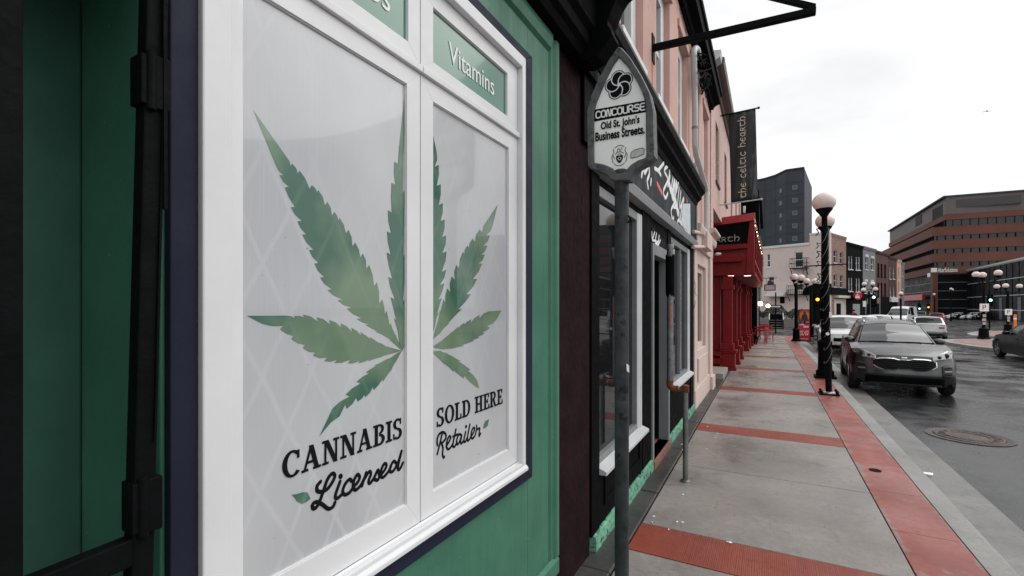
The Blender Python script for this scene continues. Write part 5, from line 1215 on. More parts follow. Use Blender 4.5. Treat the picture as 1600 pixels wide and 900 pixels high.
class Car:
    """y runs from the nose (0) to the tail (L); x across; z up."""
    def __init__(s, L, W_, hood, roof, cowl, header, rear, tail, belt, wheels, r, zb=.24, tumble=.2, nose=.16, plan=.30, cw=.90):
        s.cw = cw
        s.L, s.w = L, W_/2; s.hood, s.roof = hood, roof; s.cowl, s.header, s.rear, s.tail = cowl, header, rear, tail
        s.belt, s.wheels, s.r, s.zb, s.tumble, s.nose, s.plan = belt, wheels, r, zb, tumble, nose, plan
    def deck(s, y): return curve(s.hood, y)
    def prof(s, z):
        b = s.deck(s.L*.5); return curve([(s.zb, .95), (s.zb+.22, .985), (.62*b, 1.0), (.80*b, .985), (b, .945)], z)
    def wp(s, y):
        f = 1
        if y < .75: f -= .085*(1-y/.75)**2.2
        if y > s.L-.6: f -= .08*((y-s.L+.6)/.6)**2.2
        return s.w*f
    def push(s, x, y, z):                                # rounds the nose and the tail in plan and in profile
        a = min(1, abs(x)/s.w)
        if y < 1.0:
            k = (1-y)**1.6; b = s.deck(0)
            lean = curve([(s.zb, .10), (s.zb+.16, .02), (.5*b, .0), (.72*b, .03), (b, s.nose), (b+.2, s.nose+.05)], z)
            y += k*(lean+s.plan*a**3.2)
        if y > s.L-.8:
            k = min(1, max(0, (y-s.L+.8)/.8))**1.6; b = s.deck(s.L)
            lean = curve([(s.zb, .08), (.5*b, .0), (b, .10), (b+.3, .14)], z); y -= k*(lean+.16*a**3)
        return Vector((x, y, z))
    def low(s, y):
        z = s.zb
        for wy in s.wheels:
            ra = s.r+.07; d = y-wy
            if abs(d) < ra: z = max(z, s.r+math.sqrt(ra*ra-d*d))
        return z
    def half(s, y, NZ=9, NX=7):
        z0, z1 = s.low(y), s.deck(y); p = []
        z0 = min(z0, z1-.1)
        for i in range(NZ):
            z = lerp(z0, z1, i/(NZ-1)); p.append((s.wp(y)*s.prof(z*s.deck(s.L*.5)/max(z1, .01) if z1 < s.deck(s.L*.5) else z), z))
        xe, cr = p[-1][0], .045
        for i in range(1, NX+1):
            x = xe*(1-i/NX); p.append((x, z1+cr*(1-(x/xe)**2)))
        return p
    def front(s, x, z, off=0.): 
        p = s.push(x, 0, z); return p+Vector((0, -off, 0))
    def rearp(s, x, z, off=0.): return s.push(x, s.L, z)+Vector((0, off, 0))
    def side(s, y, z, off=0., sg=1): return s.push(sg*(s.wp(y)*s.prof(z)+off), y, z)
    # cabin
    def top(s, y): return curve(s.roof, y)
    def cside(s, y, z, off=0., sg=1):
        zb = s.deck(y)-.02; x = s.wp(y)*s.cw-(z-zb)*s.tumble; return s.cpush(sg*(x+off), y, z)
    def cpush(s, x, y, z):
        a = abs(x)/s.w
        if y < s.header+.3: y += .20*a**2*(1-max(0, (y-s.cowl)/(s.header+.3-s.cowl)))
        if y > s.rear-.3: y -= .12*a**2*max(0, (y-s.rear+.3)/(s.tail-s.rear+.3))
        return Vector((x, y, z))
    def ctop(s, a, y, off=0.):
        zt = s.top(y); zb = s.deck(y)-.02; xe = max(.05, s.wp(y)*s.cw-(zt-zb)*s.tumble)
        p = s.cpush(a*xe, y, zt+.055*(1-a*a)*min(1, max(0, (zt-zb)/.3)))
        return p+Vector((0, -off*.5 if y < s.header else (off*.5 if y > s.rear else 0), off))
    def shell(s):
        m = MB(); st = set(); n_ = int(s.L/.11)
        for i in range(n_+1): st.add(round(s.L*i/n_, 4))
        for wy in s.wheels:
            ra = s.r+.07
            for k in range(-8, 9): st.add(round(wy+ra*math.sin(k/8*math.pi/2)*.9999, 4))
            st.add(round(wy-ra-.004, 4)); st.add(round(wy+ra+.004, 4))
        st = sorted(st); rows = []
        for y in st:
            h = s.half(y); rows.append([s.push(x, y, z) for x, z in h]+[s.push(-x, y, z) for x, z in h[-2::-1]])
        m.grid(rows)
        for y, fn in ((0, s.front), (s.L, s.rearp)):
            h = s.half(y); NZ = 9; rr = []
            for i in range(NZ):
                x, z = h[i]; zt = h[-1][1]
                row = []
                for j in range(-8, 9):
                    xx = x*j/8; xe = h[NZ-1][0]; z1 = h[NZ-1][1]
                    ztop = z1+.045*(1-(j/8)**2); z0 = h[0][1]
                    zz = z0+(z-z0)*(ztop-z0)/(z1-z0); row.append(s.push(xx, y, zz))
                rr.append(row)
            m.grid(rr)
        return m
    def cabin(s):
        m = MB(); rows = []; n_ = 44
        for i in range(n_+1):
            y = lerp(s.cowl, s.tail, i/n_); zb = s.deck(y)-.02; zt = max(s.top(y), zb+.005); r_ = []
            for k in range(7): r_.append(s.cside(y, lerp(zb, zt, k/6)))
            r_ += [s.ctop(1-k/6, y) for k in range(1, 7)]
            rows.append(r_+[Vector((-p.x, p.y, p.z)) for p in r_[-2::-1]])
        m.grid(rows); return m
def wheel(e, x, y, r, w=.22, spokes=5, sg=1, rim=None):
    m = MB(); pr = [(r*.64, -w/2+.01), (r*.9, -w/2), (r*.985, -w/2+.03), (r, 0), (r*.985, w/2-.03), (r*.9, w/2), (r*.64, w/2-.01)]
    m.lathe(pr, c=(x, y, r), n=32, axis='x', caps=False); wo_ = m.build('wheel', m_tyre, e, smooth=True, local=True)
    m = MB(); xo = x+sg*(w/2-.025)
    m.lathe([(r*.66, -.02), (r*.66, .012), (r*.60, .012), (r*.58, -.03)], c=(xo, y, r), n=32, axis='x', caps=False)
    m.lathe([(.001, .012), (r*.16, .012), (r*.18, -.01)], c=(xo, y, r), n=16, axis='x', caps=False)
    for k in range(spokes*2):
        a = (k//2)*math.tau/spokes+(.16 if k % 2 else -.16); ca, sa = math.cos(a), math.sin(a)
        m.beam((xo, y+ca*r*.1, r+sa*r*.1), (xo, y+ca*r*.61, r+sa*r*.61), .03, .022, up=(1, 0, 0))
    m.build('rim', rim or m_rim, wo_, smooth=True, local=True)
    m = MB(); m.lathe([(.001, 0), (r*.63, 0)], c=(x+sg*(-.02), y, r), n=24, axis='x', caps=False); m.build('brake_disc', m_blackmatt, wo_, local=True)
def patch(fn, a0, a1, b0, b1, na=10, nb=6): return [[fn(lerp(a0, a1, i/na), lerp(b0, b1, j/nb)) for i in range(na+1)] for j in range(nb+1)]
def build_car(name, label, cat, c, pm, kind='suv', rails=False, detail=True, cladding=True, group=None):
    e = E(name, label, cat, (0, 0, 0), 0, group)
    bd = c.shell(); 
    # lower cladding in black plastic: faces below a line
    zc = c.zb+.20 if cladding else c.zb+.04
    bd.m = [1 if sum(bd.v[i][2] for i in f)/len(f) < zc else 0 for f in bd.f]
    bd.build('body', [pm, m_plast], e, smooth=True, local=True, angle=50)
    cb = c.cabin().build('cabin', pm, e, smooth=True, local=True, angle=60)
    # arch liners and floor
    m = MB(); m.box(-c.w*.86, c.w*.86, .25, c.L-.25, c.zb-.02, c.zb+.06)
    for wy in c.wheels: m.box(-c.w*.8, c.w*.8, wy-c.r-.05, wy+c.r+.05, c.zb, c.r*2+.04)
    m.build('underbody', m_blackmatt, e, local=True)
    for i, wy in enumerate(c.wheels):
        for sg in (-1, 1): wheel(e, sg*(c.w-.115), wy, c.r, sg=sg)
    if cladding:
        for wy in c.wheels:
            for sg in (-1, 1):
                m = MB(); rows = []
                for k in range(25):
                    a = math.pi*(-.08+1.16*k/24); row = []
                    for rr, o in ((c.r+.06, .002), (c.r+.075, .016), (c.r+.125, .014), (c.r+.135, .0)):
                        yy, zz = wy+rr*math.cos(a), c.r+rr*math.sin(a); zz = max(zz, c.zb); row.append(c.side(yy, zz, o, sg))
                    rows.append(row)
                m.grid(rows); m.build('arch_trim', m_plast, e, smooth=True, local=True)
    # glass
    hy = c.header
    m = MB(); m.grid(patch(lambda a, y: c.ctop(a, y, .012), -.93, .93, c.cowl+.10, hy-.10, 14, 10)); m.build('windscreen', m_screen, e, smooth=True, local=True)
    m = MB()
    for y0, y1 in ((c.cowl+.075, c.cowl+.099), (hy-.099, hy-.07)): m.grid(patch(lambda a, y: c.ctop(a, y, .011), -.955, .955, y0, y1, 14, 2))
    for s1 in (-1, 1): m.grid(patch(lambda a, y: c.ctop(a*s1, y, .011), .93, .958, c.cowl+.10, hy-.10, 2, 8))
    m.build('windscreen_seal', m_blackmatt, e, local=True)
    m = MB(); m.grid(patch(lambda a, y: c.ctop(a, y, .012), -.86, .86, c.rear+.04, c.tail-.10, 12, 8)); m.build('rear_window', m_sideglass, e, smooth=True, local=True)
    ws = c.win
    for sg in (-1, 1):
        for (y0, y1) in ws:
            rows = []
            for i in range(15):
                y = lerp(y0, y1, i/14); zb = c.deck(y)+.02; zt = max(zb+.004, c.top(y)-.075); zt = max(zb+.004, zt)
                rows.append([c.cside(y, lerp(zb, zt, k/5), .008, sg) for k in range(6)])
            m = MB(); m.grid(rows); m.build('side_window', m_sideglass, e, smooth=True, local=True)
    # doors: seams, handles, sill line
    if detail:
        for sg in (-1, 1):
            for y0, y1 in c.doors:
                m = MB()
                for yy in (y0, y1):
                    rows = [[c.side(yy+d, lerp(c.zb+.16, c.deck(yy)-.01, k/10), .002, sg) for d in (-.006, .006)] for k in range(11)]
                    m.grid(rows)
                d_ = m.build('door_seam', m_blackmatt, e, local=True)
                m = MB(); p = c.side(y1-.22, c.belt-.14, .012, sg); q = c.side(y1-.04, c.belt-.13, .012, sg); m.beam(p, q, .02, .03); m.build('door_handle', pm, d_, local=True, bevel=.006)
    for sg in (-1, 1):
        y = c.cowl+.42; p = c.cside(y, c.deck(y)+.06, .13, sg)
        m = MB(); m.ball(p, .115, .07, .075, n=14, m=8); m.beam(p, c.cside(y+.05, c.deck(y)+.0, 0, sg), .05, .03)
        mi_ = m.build('wing_mirror', pm, e, smooth=True, local=True)
        m = MB(); m.ball(p+Vector((0, .035, 0)), .10, .045, .062, n=14, m=8); m.build('mirror_glass', m_sideglass, mi_, smooth=True, local=True)
    if rails:
        for sg in (-1, 1):
            m = MB(); pts = [c.ctop(sg*.93, y, .0)+Vector((0, 0, .045)) for y in [lerp(c.header+.25, c.rear-.05, k/10) for k in range(11)]]; pts = [pts[0]-Vector((0, .08, .05))]+pts+[pts[-1]+Vector((0, .08, -.06))]
            m.tube(pts, .016, 8); m.build('roof_rail', m_chrome, e, smooth=True, local=True)
    return e
def front_patch(c, e, nm, pts_fn, mt, a0, a1, b0, b1, na=14, nb=6):
    m = MB(); m.grid(patch(pts_fn, a0, a1, b0, b1, na, nb)); o = m.build(nm, mt, e, smooth=True, local=True, recalc=False); md = o.modifiers.new('s', 'SOLIDIFY'); md.thickness = .012; md.offset = 0; return o
# --- the grey crossover parked nearest us
suv = Car(4.48, 1.87, hood=[(0, .84), (.18, .90), (.5, .97), (1.0, 1.03), (1.3, 1.06), (2.4, 1.05), (3.6, 1.09), (4.3, 1.11), (4.48, 1.04)],
          roof=[(1.12, 1.04), (1.6, 1.26), (2.05, 1.475), (2.35, 1.535), (2.9, 1.555), (3.5, 1.53), (3.95, 1.46), (4.25, 1.20), (4.36, 1.10)],
          cowl=1.12, header=2.08, rear=3.92, tail=4.36, belt=1.05, wheels=(.92, 3.59), r=.36, zb=.25, tumble=.40, nose=.15, plan=.36, cw=.80)
suv.win = [(1.75, 2.55), (2.62, 3.4), (3.46, 3.85)]; suv.doors = [(1.62, 2.6), (2.6, 3.45)]
m_sgrey = paint('graphite_paint', (.105, .108, .112), .97, .27, .2)
S_ = build_car('grey_crossover', 'metallic grey crossover facing us, parked nearest at the kerb beside the lamp posts', 'car', suv, m_sgrey, rails=True)
F_z = lambda x, z, o: suv.front(x, z, o)
def zmid(x): return .655
gr_top = lambda x: .805-.022*min(1, max(0, (.15-abs(x))/.05))-.035*(max(0, abs(x)-.30)/.22)**2
gr_bot = lambda x: .585+.022*min(1, max(0, (.17-abs(x))/.06))+.085*(max(0, abs(x)-.30)/.22)**2
front_patch(suv, S_, 'grille_surround', lambda x, f: F_z(x, lerp(gr_bot(x)-.022, gr_top(x)+.02, f), .006), m_chrome, -.545, .545, 0, 1, 32, 6)
front_patch(suv, S_, 'grille', lambda x, f: F_z(x, lerp(gr_bot(x), gr_top(x), f), .013), m_blackmatt, -.525, .525, 0, 1, 32, 6)
t = NT('grille_mesh'); 
m = MB()
for k in range(5):
    f = (k+.7)/5.6; m.tube([F_z(x, lerp(gr_bot(x), gr_top(x), f), .019) for x in [-.51+1.02*i/20 for i in range(21)]], .004, 6)
m.build('grille_bar', m_plast, S_, local=True)
front_patch(suv, S_, 'emblem', lambda a, b: F_z(.055*a, .835+.018*b, .022), m_chrome, -1, 1, -1, 1, 4, 3)
for sg in (-1, 1):
    # swept back headlamp, its outer end wrapping round the wing
    def hl(f, g, o=.010):
        x = lerp(.47, .855, f); y = max(0, f-.55)*.9
        zc_ = lerp(.815, .93, f**.8); h = lerp(.035, .085, min(1, f*1.6))*(1-.55*max(0, f-.75)/.25)
        p = suv.push(x, y, zc_+h*g); return Vector((sg*(p.x+o*f), p.y-o*1.4, p.z+.006))
    o = front_patch(suv, S_, 'headlight', lambda f, g: hl(f, g), m_lampglass, 0, 1, -1, 1, 16, 5)
    m = MB(); q = hl(.6, 0, .022); m.ball(q, .05, .02, .05, n=14, m=8); q = hl(.3, 0, .022); m.ball(q, .035, .018, .032, n=14, m=8); m.build('projector', m_darkglass, o, smooth=True, local=True)
    def fg(f, g, o=.003):
        a = lerp(0, 1, f); x = lerp(.62, .835, f); z = .58+.135*g*(1-.25*(2*f-1)**2); p = suv.push(x, max(0, f-.7)*.25, z); return Vector((sg*(p.x+o*.6), p.y-o*1.3, p.z))
    o = front_patch(suv, S_, 'fog_light_pod', lambda f, g: fg(f, g), m_plast, 0, 1, -1, 1, 10, 6)
    for gg in (-.5, .0, .5):
        m = MB(); m.tube([fg(f, gg, .004) for f in (.15, .35, .55, .75)], .012, 8); m.build('fog_light', m_lampglass if gg == 0 else m_blackmatt, o, smooth=True, local=True)
front_patch(suv, S_, 'lower_grille', lambda x, f: F_z(x, lerp(.27, .44, f), .010), m_blackmatt, -.66, .66, 0, 1, 20, 4)
front_patch(suv, S_, 'skid_plate', lambda x, f: F_z(x, lerp(.245, .29, f), .016), m_plast, -.62, .62, 0, 1, 20, 3)
m = MB()
for x0, x1 in ((-.68, .0), (-.02, .64)): m.tube([suv.ctop(x0, 1.235, .018), suv.ctop(lerp(x0, x1, .5), 1.24, .02), suv.ctop(x1, 1.235, .02)], .008, 6)
m.build('wiper', m_blackmatt, S_, local=True)
m = MB(); m.grid([[suv.ctop(a, y, .016) for a in [-.97+1.94*i/14 for i in range(15)]] for y in (1.15, 1.245)]); m.build('cowl_panel', m_blackmatt, S_, smooth=True, local=True)
m = MB(); q = suv.side(1.15, .86, .01, -1); m.ball(q, .012, .06, .035, n=10, m=6); m.build('side_repeater', m_taillight, S_, smooth=True, local=True)
S_.location = (2.55, 12.75, roadz(13)+.0); S_.rotation_euler.z = R(-3.5)
# --- others
def generic(name, label, cat, c, pm, rear_lights=True, front=True, group=None, cladding=False, rails=False):
    e = build_car(name, label, cat, c, pm, cladding=cladding, rails=rails, group=group)
    zt = c.deck(0)
    front_patch(c, e, 'grille', lambda x, f: c.front(x, lerp(zt*.66, zt*.84, f), .012), m_blackmatt, -c.w*.42, c.w*.42, 0, 1)
    front_patch(c, e, 'lower_grille', lambda x, f: c.front(x, lerp(c.zb+.06, c.zb+.18, f), .010), m_blackmatt, -c.w*.6, c.w*.6, 0, 1)
    for sg in (-1, 1):
        front_patch(c, e, 'headlight', lambda f, g: (lambda p: Vector((sg*(p.x+.01*f), p.y-.014, p.z)))(c.push(lerp(.5, .94, f)*c.w, max(0, f-.6)*.4, zt*.83+.05*g)), m_lampglass, 0, 1, -1, 1)
        front_patch(c, e, 'taillight', lambda f, g: (lambda p: Vector((sg*(p.x+.012*f), p.y+.014, p.z)))(c.push(lerp(.52, .945, f)*c.w, c.L-max(0, f-.6)*.5, c.deck(c.L)*.84+.07*g)), m_taillight, 0, 1, -1, 1)
    front_patch(c, e, 'number_plate', lambda x, f: c.rearp(x, c.deck(c.L)*.62+.06*f, .015), m_plate, -.26, .26, -1, 1)
    front_patch(c, e, 'rear_bumper_trim', lambda x, f: c.rearp(x, lerp(c.zb+.02, c.zb+.16, f), .012), m_plast, -c.w*.8, c.w*.8, 0, 1)
    return e
suv2 = Car(4.6, 1.86, hood=[(0, .88), (.2, .96), (.6, 1.04), (1.1, 1.09), (2.4, 1.08), (3.8, 1.12), (4.45, 1.15), (4.6, 1.05)], roof=[(1.15, 1.08), (1.6, 1.36), (1.98, 1.60), (2.4, 1.68), (3.3, 1.69), (4.0, 1.62), (4.35, 1.30), (4.5, 1.12)],
           cowl=1.15, header=2.0, rear=4.0, tail=4.5, belt=1.08, wheels=(.92, 3.62), r=.36, tumble=.24, nose=.10, plan=.26)
suv2.win = [(1.75, 2.55), (2.62, 3.45), (3.52, 4.0)]; suv2.doors = [(1.62, 2.6), (2.6, 3.5)]
m_carwhite = paint('white_car_paint', (.72, .73, .74), 0, .25); m_carsilver = paint('silver_car_paint', (.42, .43, .44), .7, .28); m_carblack = paint('black_car_paint', (.005, .0055, .006), 0, .35, .0, .12, .1); m_carred = paint('red_car_paint', (.35, .02, .03), 0, .25)
def put(e, x, y, rz): e.location = (x, y, roadz(y)); e.rotation_euler.z = R(rz); return e
GC = None
e1 = put(generic('white_crossover', 'white crossover parked directly behind the grey one at the kerb', 'car', suv2, m_carwhite, cladding=True), 2.75, 23.2, -4); e1.scale.z = .9
sed = Car(4.75, 1.82, hood=[(0, .72), (.2, .80), (.7, .88), (1.3, .95), (2.4, .94), (3.8, .98), (4.5, 1.02), (4.75, .93)], roof=[(1.25, .94), (1.8, 1.22), (2.2, 1.38), (2.6, 1.44), (3.1, 1.43), (3.6, 1.32), (4.1, 1.08), (4.25, 1.0)],
          cowl=1.25, header=2.2, rear=3.35, tail=4.25, belt=.95, wheels=(.92, 3.68), r=.33, zb=.2, tumble=.34, nose=.16, plan=.32)
sed.win = [(1.85, 2.65), (2.72, 3.5)]; sed.doors = [(1.7, 2.68), (2.68, 3.6)]
e2 = put(generic('white_sedan', 'white sedan parked third along the kerb, only its roof showing behind the crossovers', 'car', sed, m_carwhite), 4.3, 30.5, -9)
dup(e2, (6.1, 38.0, roadz(38)), R(-13), 'white sedan parked fourth along the kerb, just ahead of the white van')
hat = Car(4.25, 1.83, hood=[(0, .76), (.2, .84), (.7, .93), (1.2, 1.0), (2.4, .98), (3.6, 1.02), (4.1, 1.04), (4.25, .96)], roof=[(1.15, .99), (1.7, 1.28), (2.0, 1.45), (2.4, 1.52), (3.1, 1.52), (3.6, 1.46), (4.0, 1.16), (4.15, 1.02)],
          cowl=1.15, header=2.0, rear=3.55, tail=4.15, belt=.99, wheels=(.88, 3.5), r=.34, zb=.22, tumble=.3, nose=.14, plan=.32)
hat.win = [(1.75, 2.45), (2.52, 3.2), (3.26, 3.5)]; hat.doors = [(1.6, 2.48), (2.48, 3.3)]
e_ = put(generic('silver_hatchback', 'silver hatchback driving away in the right lane, its tail lamp showing', 'car', hat, m_carsilver), 9.7, 43.6, 178-6); e_.scale.z = .92
put(generic('red_hatchback', 'dark red hatchback driving away far up the road beyond the white van', 'car', hat, m_carred), 20.7, 86, 166)
put(generic('dark_crossover', 'dark grey crossover between the white van and the red hatchback', 'car', suv2, paint('slate_car_paint', (.12, .13, .14), .5, .3)), 21.6, 98, 166)
e_ = put(generic('black_sedan', 'black sedan driving away at the right edge of the road', 'car', sed, m_carblack), 8.9, 26.6, 180); e_.scale.z = .97
put(generic('dark_red_sedan', 'dark red sedan driving beyond the orange post at the right', 'car', sed, m_carred), 19.6, 52.0, 188)
# white van
van = Car(5.3, 2.0, hood=[(0, .95), (.2, 1.04), (.6, 1.16), (1.0, 1.25), (2.4, 1.22), (4.8, 1.22), (5.3, 1.22)], roof=[(.85, 1.22), (1.3, 1.62), (1.75, 2.02), (2.1, 2.2), (2.6, 2.25), (4.6, 2.25), (5.15, 2.2), (5.26, 1.6), (5.28, 1.3)],
          cowl=.85, header=1.75, rear=5.12, tail=5.28, belt=1.22, wheels=(.95, 4.1), r=.34, tumble=.12, nose=.12, plan=.24)
van.win = [(1.35, 2.2), (2.4, 3.6)]; van.doors = [(1.2, 2.3), (2.4, 3.7)]
put(generic('white_van', 'white van facing us among the parked cars at the bend', 'van', van, m_carwhite), 12.6, 67.5, -25)
# cars parked far off along the foot of the glass annex
far = [(1476, 'white', m_carwhite, sed), (1486, 'dark', m_carblack, hat), (1496, 'white', m_carwhite, sed), (1507, 'white', m_carwhite, hat), (1523, 'dark', m_carblack, suv2), (1533, 'dark', m_carblack, sed)]
lab = ['white sedan leftmost in the far row parked before the office block', 'black hatchback between two white sedans in the far parked row', 'white sedan third in the far parked row, right of the black hatchback', 'white hatchback fourth in the far row parked before the glass front',
       'black crossover parked in the far row, just left of the tall island lamp', 'black sedan parked in the far row, just right of the tall island lamp']
for (px, nm, pm, cc), l in zip(far, lab):
    q = onZ(px, 498, -1.12); e = generic({'white': 'parked_car', 'dark': 'parked_car'}[nm], l, 'car', cc, pm, group='cars parked far off below the glass front')
    y = min(q.y, 128); k = y/q.y; put(e, q.x*k, y, -62)
# ---------------------------------------------------------------- street lamps
def lights_spiral(pts_r, turns, n_=None):
    pass
def lamp(name, label, x, y, pole_r, base, H=4.02, gr=.205, rod=None, spiral=True, group='globe street lamps'):
    z0 = gz(y); e = E(name, label, 'street lamp', (x, y, z0), 0, group)
    m = MB()
    if base == 'plate':
        m.box(-.17, .17, -.17, .17, .0, .025); m.build('base_plate', m_iron, e, local=True, bevel=.005)
        m = MB(); m.lathe([(.115, .026), (.11, .05), (.075, .06), (.07, .045)], n=20); m.build('base_collar', m_steel, e, local=True, smooth=True)
        m = MB()
        for a in range(4):
            s1, s2 = (1, -1)[a % 2], (1, -1)[a//2]; m.lathe([(.014, .026), (.014, .085), (.022, .086), (.022, .03)], c=(s1*.13, s2*.13, 0), n=8)
        m.build('anchor_bolt', m_iron, e, local=True)
    else:
        m.box(-.22, .22, -.22, .22, 0, .05); m.lathe([(.19, .05), (.19, .16), (.15, .2), (.145, .5), (.135, .8), (.15, .83), (.15, .88), (.10, .93)], n=20)
        m.build('base_plate', m_iron, e, local=True, smooth=True)
    m = MB(); m.lathe([(pole_r, .02), (pole_r*1.0, 1.5), (pole_r*.92, H-.52)], n=20); m.build('pole', m_iron, e, local=True, smooth=True)
    m = MB(); m.lathe([(pole_r*.95, H-.58), (pole_r*.9, H-.5), (.10, H-.42), (.145, H-.36), (.15, H-.33), (.10, H-.325)], n=24); m.build('globe_holder', m_iron, e, local=True, smooth=True)
    m = MB(); m.ball((0, 0, H-.205), gr, gr, gr*.93, n=32, m=18); m.build('globe', m_globe, e, smooth=True, local=True)
    if rod:
        m = MB(); m.tube([(-.36, .02, rod), (.36, -.02, rod)], .012, 8); m.lathe([(pole_r+.012, rod-.03), (pole_r+.012, rod+.03)], n=16); m.build('banner_arm', m_iron, e, local=True)
    if spiral:
        m = MB(); pts = []
        for k in range(220):
            t = k/219; a = t*math.tau*10.5; z = .55+t*(H-1.25); r_ = pole_r+.006+.008*math.sin(k*.7); pts.append((r_*math.cos(a), r_*math.sin(a), z+.07*math.sin(a*1.0+1)+.03*math.sin(k*.31)))
        m.tube(pts, .0038, 6); m.build('fairy_lights', mat('light_cable', (.26, .26, .26), .6) if 'light_cable' not in bpy.data.materials else bpy.data.materials['light_cable'], e, local=True, smooth=True)
        m = MB()
        for k in range(3): m.tube(spline([(-pole_r, 0, H-.75-k*.45), (-pole_r-.08, .02, H-.72-k*.45), (-pole_r-.05, .0, H-.8-k*.45), (-pole_r-.1, 0, H-.86-k*.45)], 4), .009, 6)
        m.build('loose_plug', m_iron, e, local=True)
    return e
q1 = onZ(1295, 616, 0); q2 = onZ(1289, 590, 0)
L1 = lamp('street_lamp', 'black globe street lamp nearest us, wound with fairy lights, on a bolted base plate', q1.x, q1.y, .055, 'plate', rod=2.56, H=4.02)
L2 = lamp('street_lamp', 'black globe street lamp just behind the nearest one, with a thick fluted base', q2.x, q2.y, .085, 'box', H=4.02)
L1.rotation_euler.y = R(-1.2)
m = MB(); m.lathe([(.03, -.01), (.03, .004)], c=(-.002, -.068, 1.20), n=16, axis='y'); m.build('round_tag', m_signw, L1, local=True)
m = MB(); m.box(.035, .075, -.075, -.070, 1.52, 1.63); m.build('paper_tag', m_signw, L1, local=True)
def multi(name, label, x, y, globes, H=3.75, base=.16, zoff=0., group='globe street lamps', sign=False):
    z0 = gz(y)+zoff; e = E(name, label, 'street lamp', (x, y, z0), 0, group)
    m = MB(); m.lathe([(base+.06, 0), (base+.06, .08), (base, .12), (base*.9, .55), (base+.02, .6), (.08, .7), (.075, H-.75), (.05, H-.6)], n=16); m.build('pole', m_iron, e, smooth=True, local=True)
    for gx, gy, gh in globes:
        m = MB(); m.tube(spline([(0, 0, gh-.62), (gx*.5, gy*.5, gh-.66), (gx, gy, gh-.52), (gx, gy, gh-.34)], 4), .03, 8); m.lathe([(.05, gh-.42), (.13, gh-.34), (.13, gh-.30)], c=(gx, gy, 0), n=14); a_ = m.build('arm', m_iron, e, smooth=True, local=True)
        m = MB(); m.ball((gx, gy, gh-.16), .19, .19, .175, n=20, m=12); m.build('globe', m_globe, a_, smooth=True, local=True)
    return e
q = onZ(1244, 533, gz(27)); multi('double_lamp', 'black lamp post with paired white globes left of the red sandwich board', q.x, q.y, [(-.1, -.12, 3.45), (.22, .25, 3.42)], H=3.6)
multi('double_lamp', 'black lamp post with paired white globes behind the sandwich board', 2.25, 33.2, [(-.22, 0, 3.5), (.22, .1, 3.48)], H=3.6)
multi('cluster_lamp', 'four globe lamp cluster in front of the grey townhouse', 7.75, 51, [(-.42, -.2, 3.55), (.42, -.2, 3.6), (-.25, .5, 4.1), (.32, .5, 4.1)], H=3.9)
multi('far_lamp', 'single globe lamp before the dark brown townhouse', 11.2, 57.5, [(0, 0, 3.4)], H=3.4, base=.12)
multi('far_lamp', 'slim globe lamp farther up, left of the red hatchback in front of the brick office', 21.9, 92, [(-.1, 0, 4.2)], H=4.2, base=.12)
multi('far_lamp', 'slim globe lamp farther up, above the red hatchback in front of the brick office', 24.5, 95, [(0, 0, 5.1), (1.2, 4, 5.1)], H=5, base=.12)
q = onZ(1537, 528, -.13); I1 = multi('triple_lamp', 'nearest triple globe lamp with posters on its black post on the traffic island', q.x, q.y, [(-.36, -.1, 3.95), (-.02, .12, 3.92), (.62, 0, 4.02)], base=.24, zoff=-.05)
q = onZ(1575, 518, -.2); I2 = multi('triple_lamp', 'farther triple globe lamp beside the orange post on the second traffic island', q.x, q.y, [(-.62, 0, 3.68), (-.1, .1, 3.74), (.62, 0, 3.68)], base=.24, zoff=-.05)
for I, z in ((I1, 1.62), (I2, 1.35)):
    m = MB(); m.box(-.2, .2, -.10, -.085, z, z+.45); m.build('parking_sign', m_signw, I, local=True, bevel=.01)
    m = MB(); q_ = [(-.07, z+.12), (-.07, z+.36), (.05, z+.36), (.05, z+.22), (-.03, z+.22)]
    strokes(m, [[(a, b) for a, b in ((-.06, z+.12), (-.06, z+.36), (.04, z+.36), (.05, z+.30), (.04, z+.24), (-.06, z+.24))]], lambda a, b: Vector((a, -.104, b)), .018, (0, -1, 0), curved=False, flat=.2); m.build('lettering', m_signk, I, local=True)
    for k in range(3):
        zz = .85+k*.22+rnd.uniform(-.03, .03); m = MB(); m.box(-.09+rnd.uniform(-.03, .03), .08, -.095, -.08, zz, zz+.16); m.build('poster', mat('worn_poster', C(190, 184, 184), .7, .3, 20) if 'worn_poster' not in bpy.data.materials else bpy.data.materials['worn_poster'], I, local=True)
# orange flexible post
q = onZ(1586, 515, -.2); o_ = E('orange_post', 'bright orange flexible traffic post on the second traffic island', 'traffic post', (q.x, q.y, -.24))
m = MB(); m.lathe([(.14, 0), (.14, .06), (.09, .08), (.09, 1.25), (.07, 1.3), (.001, 1.31)], c=(q.x, q.y, -.26), n=16); m.build('tube', mat('orange_plastic', C(236, 120, 24), .45), o_, smooth=True)
m = MB(); m.lathe([(.093, .9), (.093, 1.02)], c=(q.x, q.y, -.26), n=16, caps=False); m.build('reflective_band', m_signw, o_)
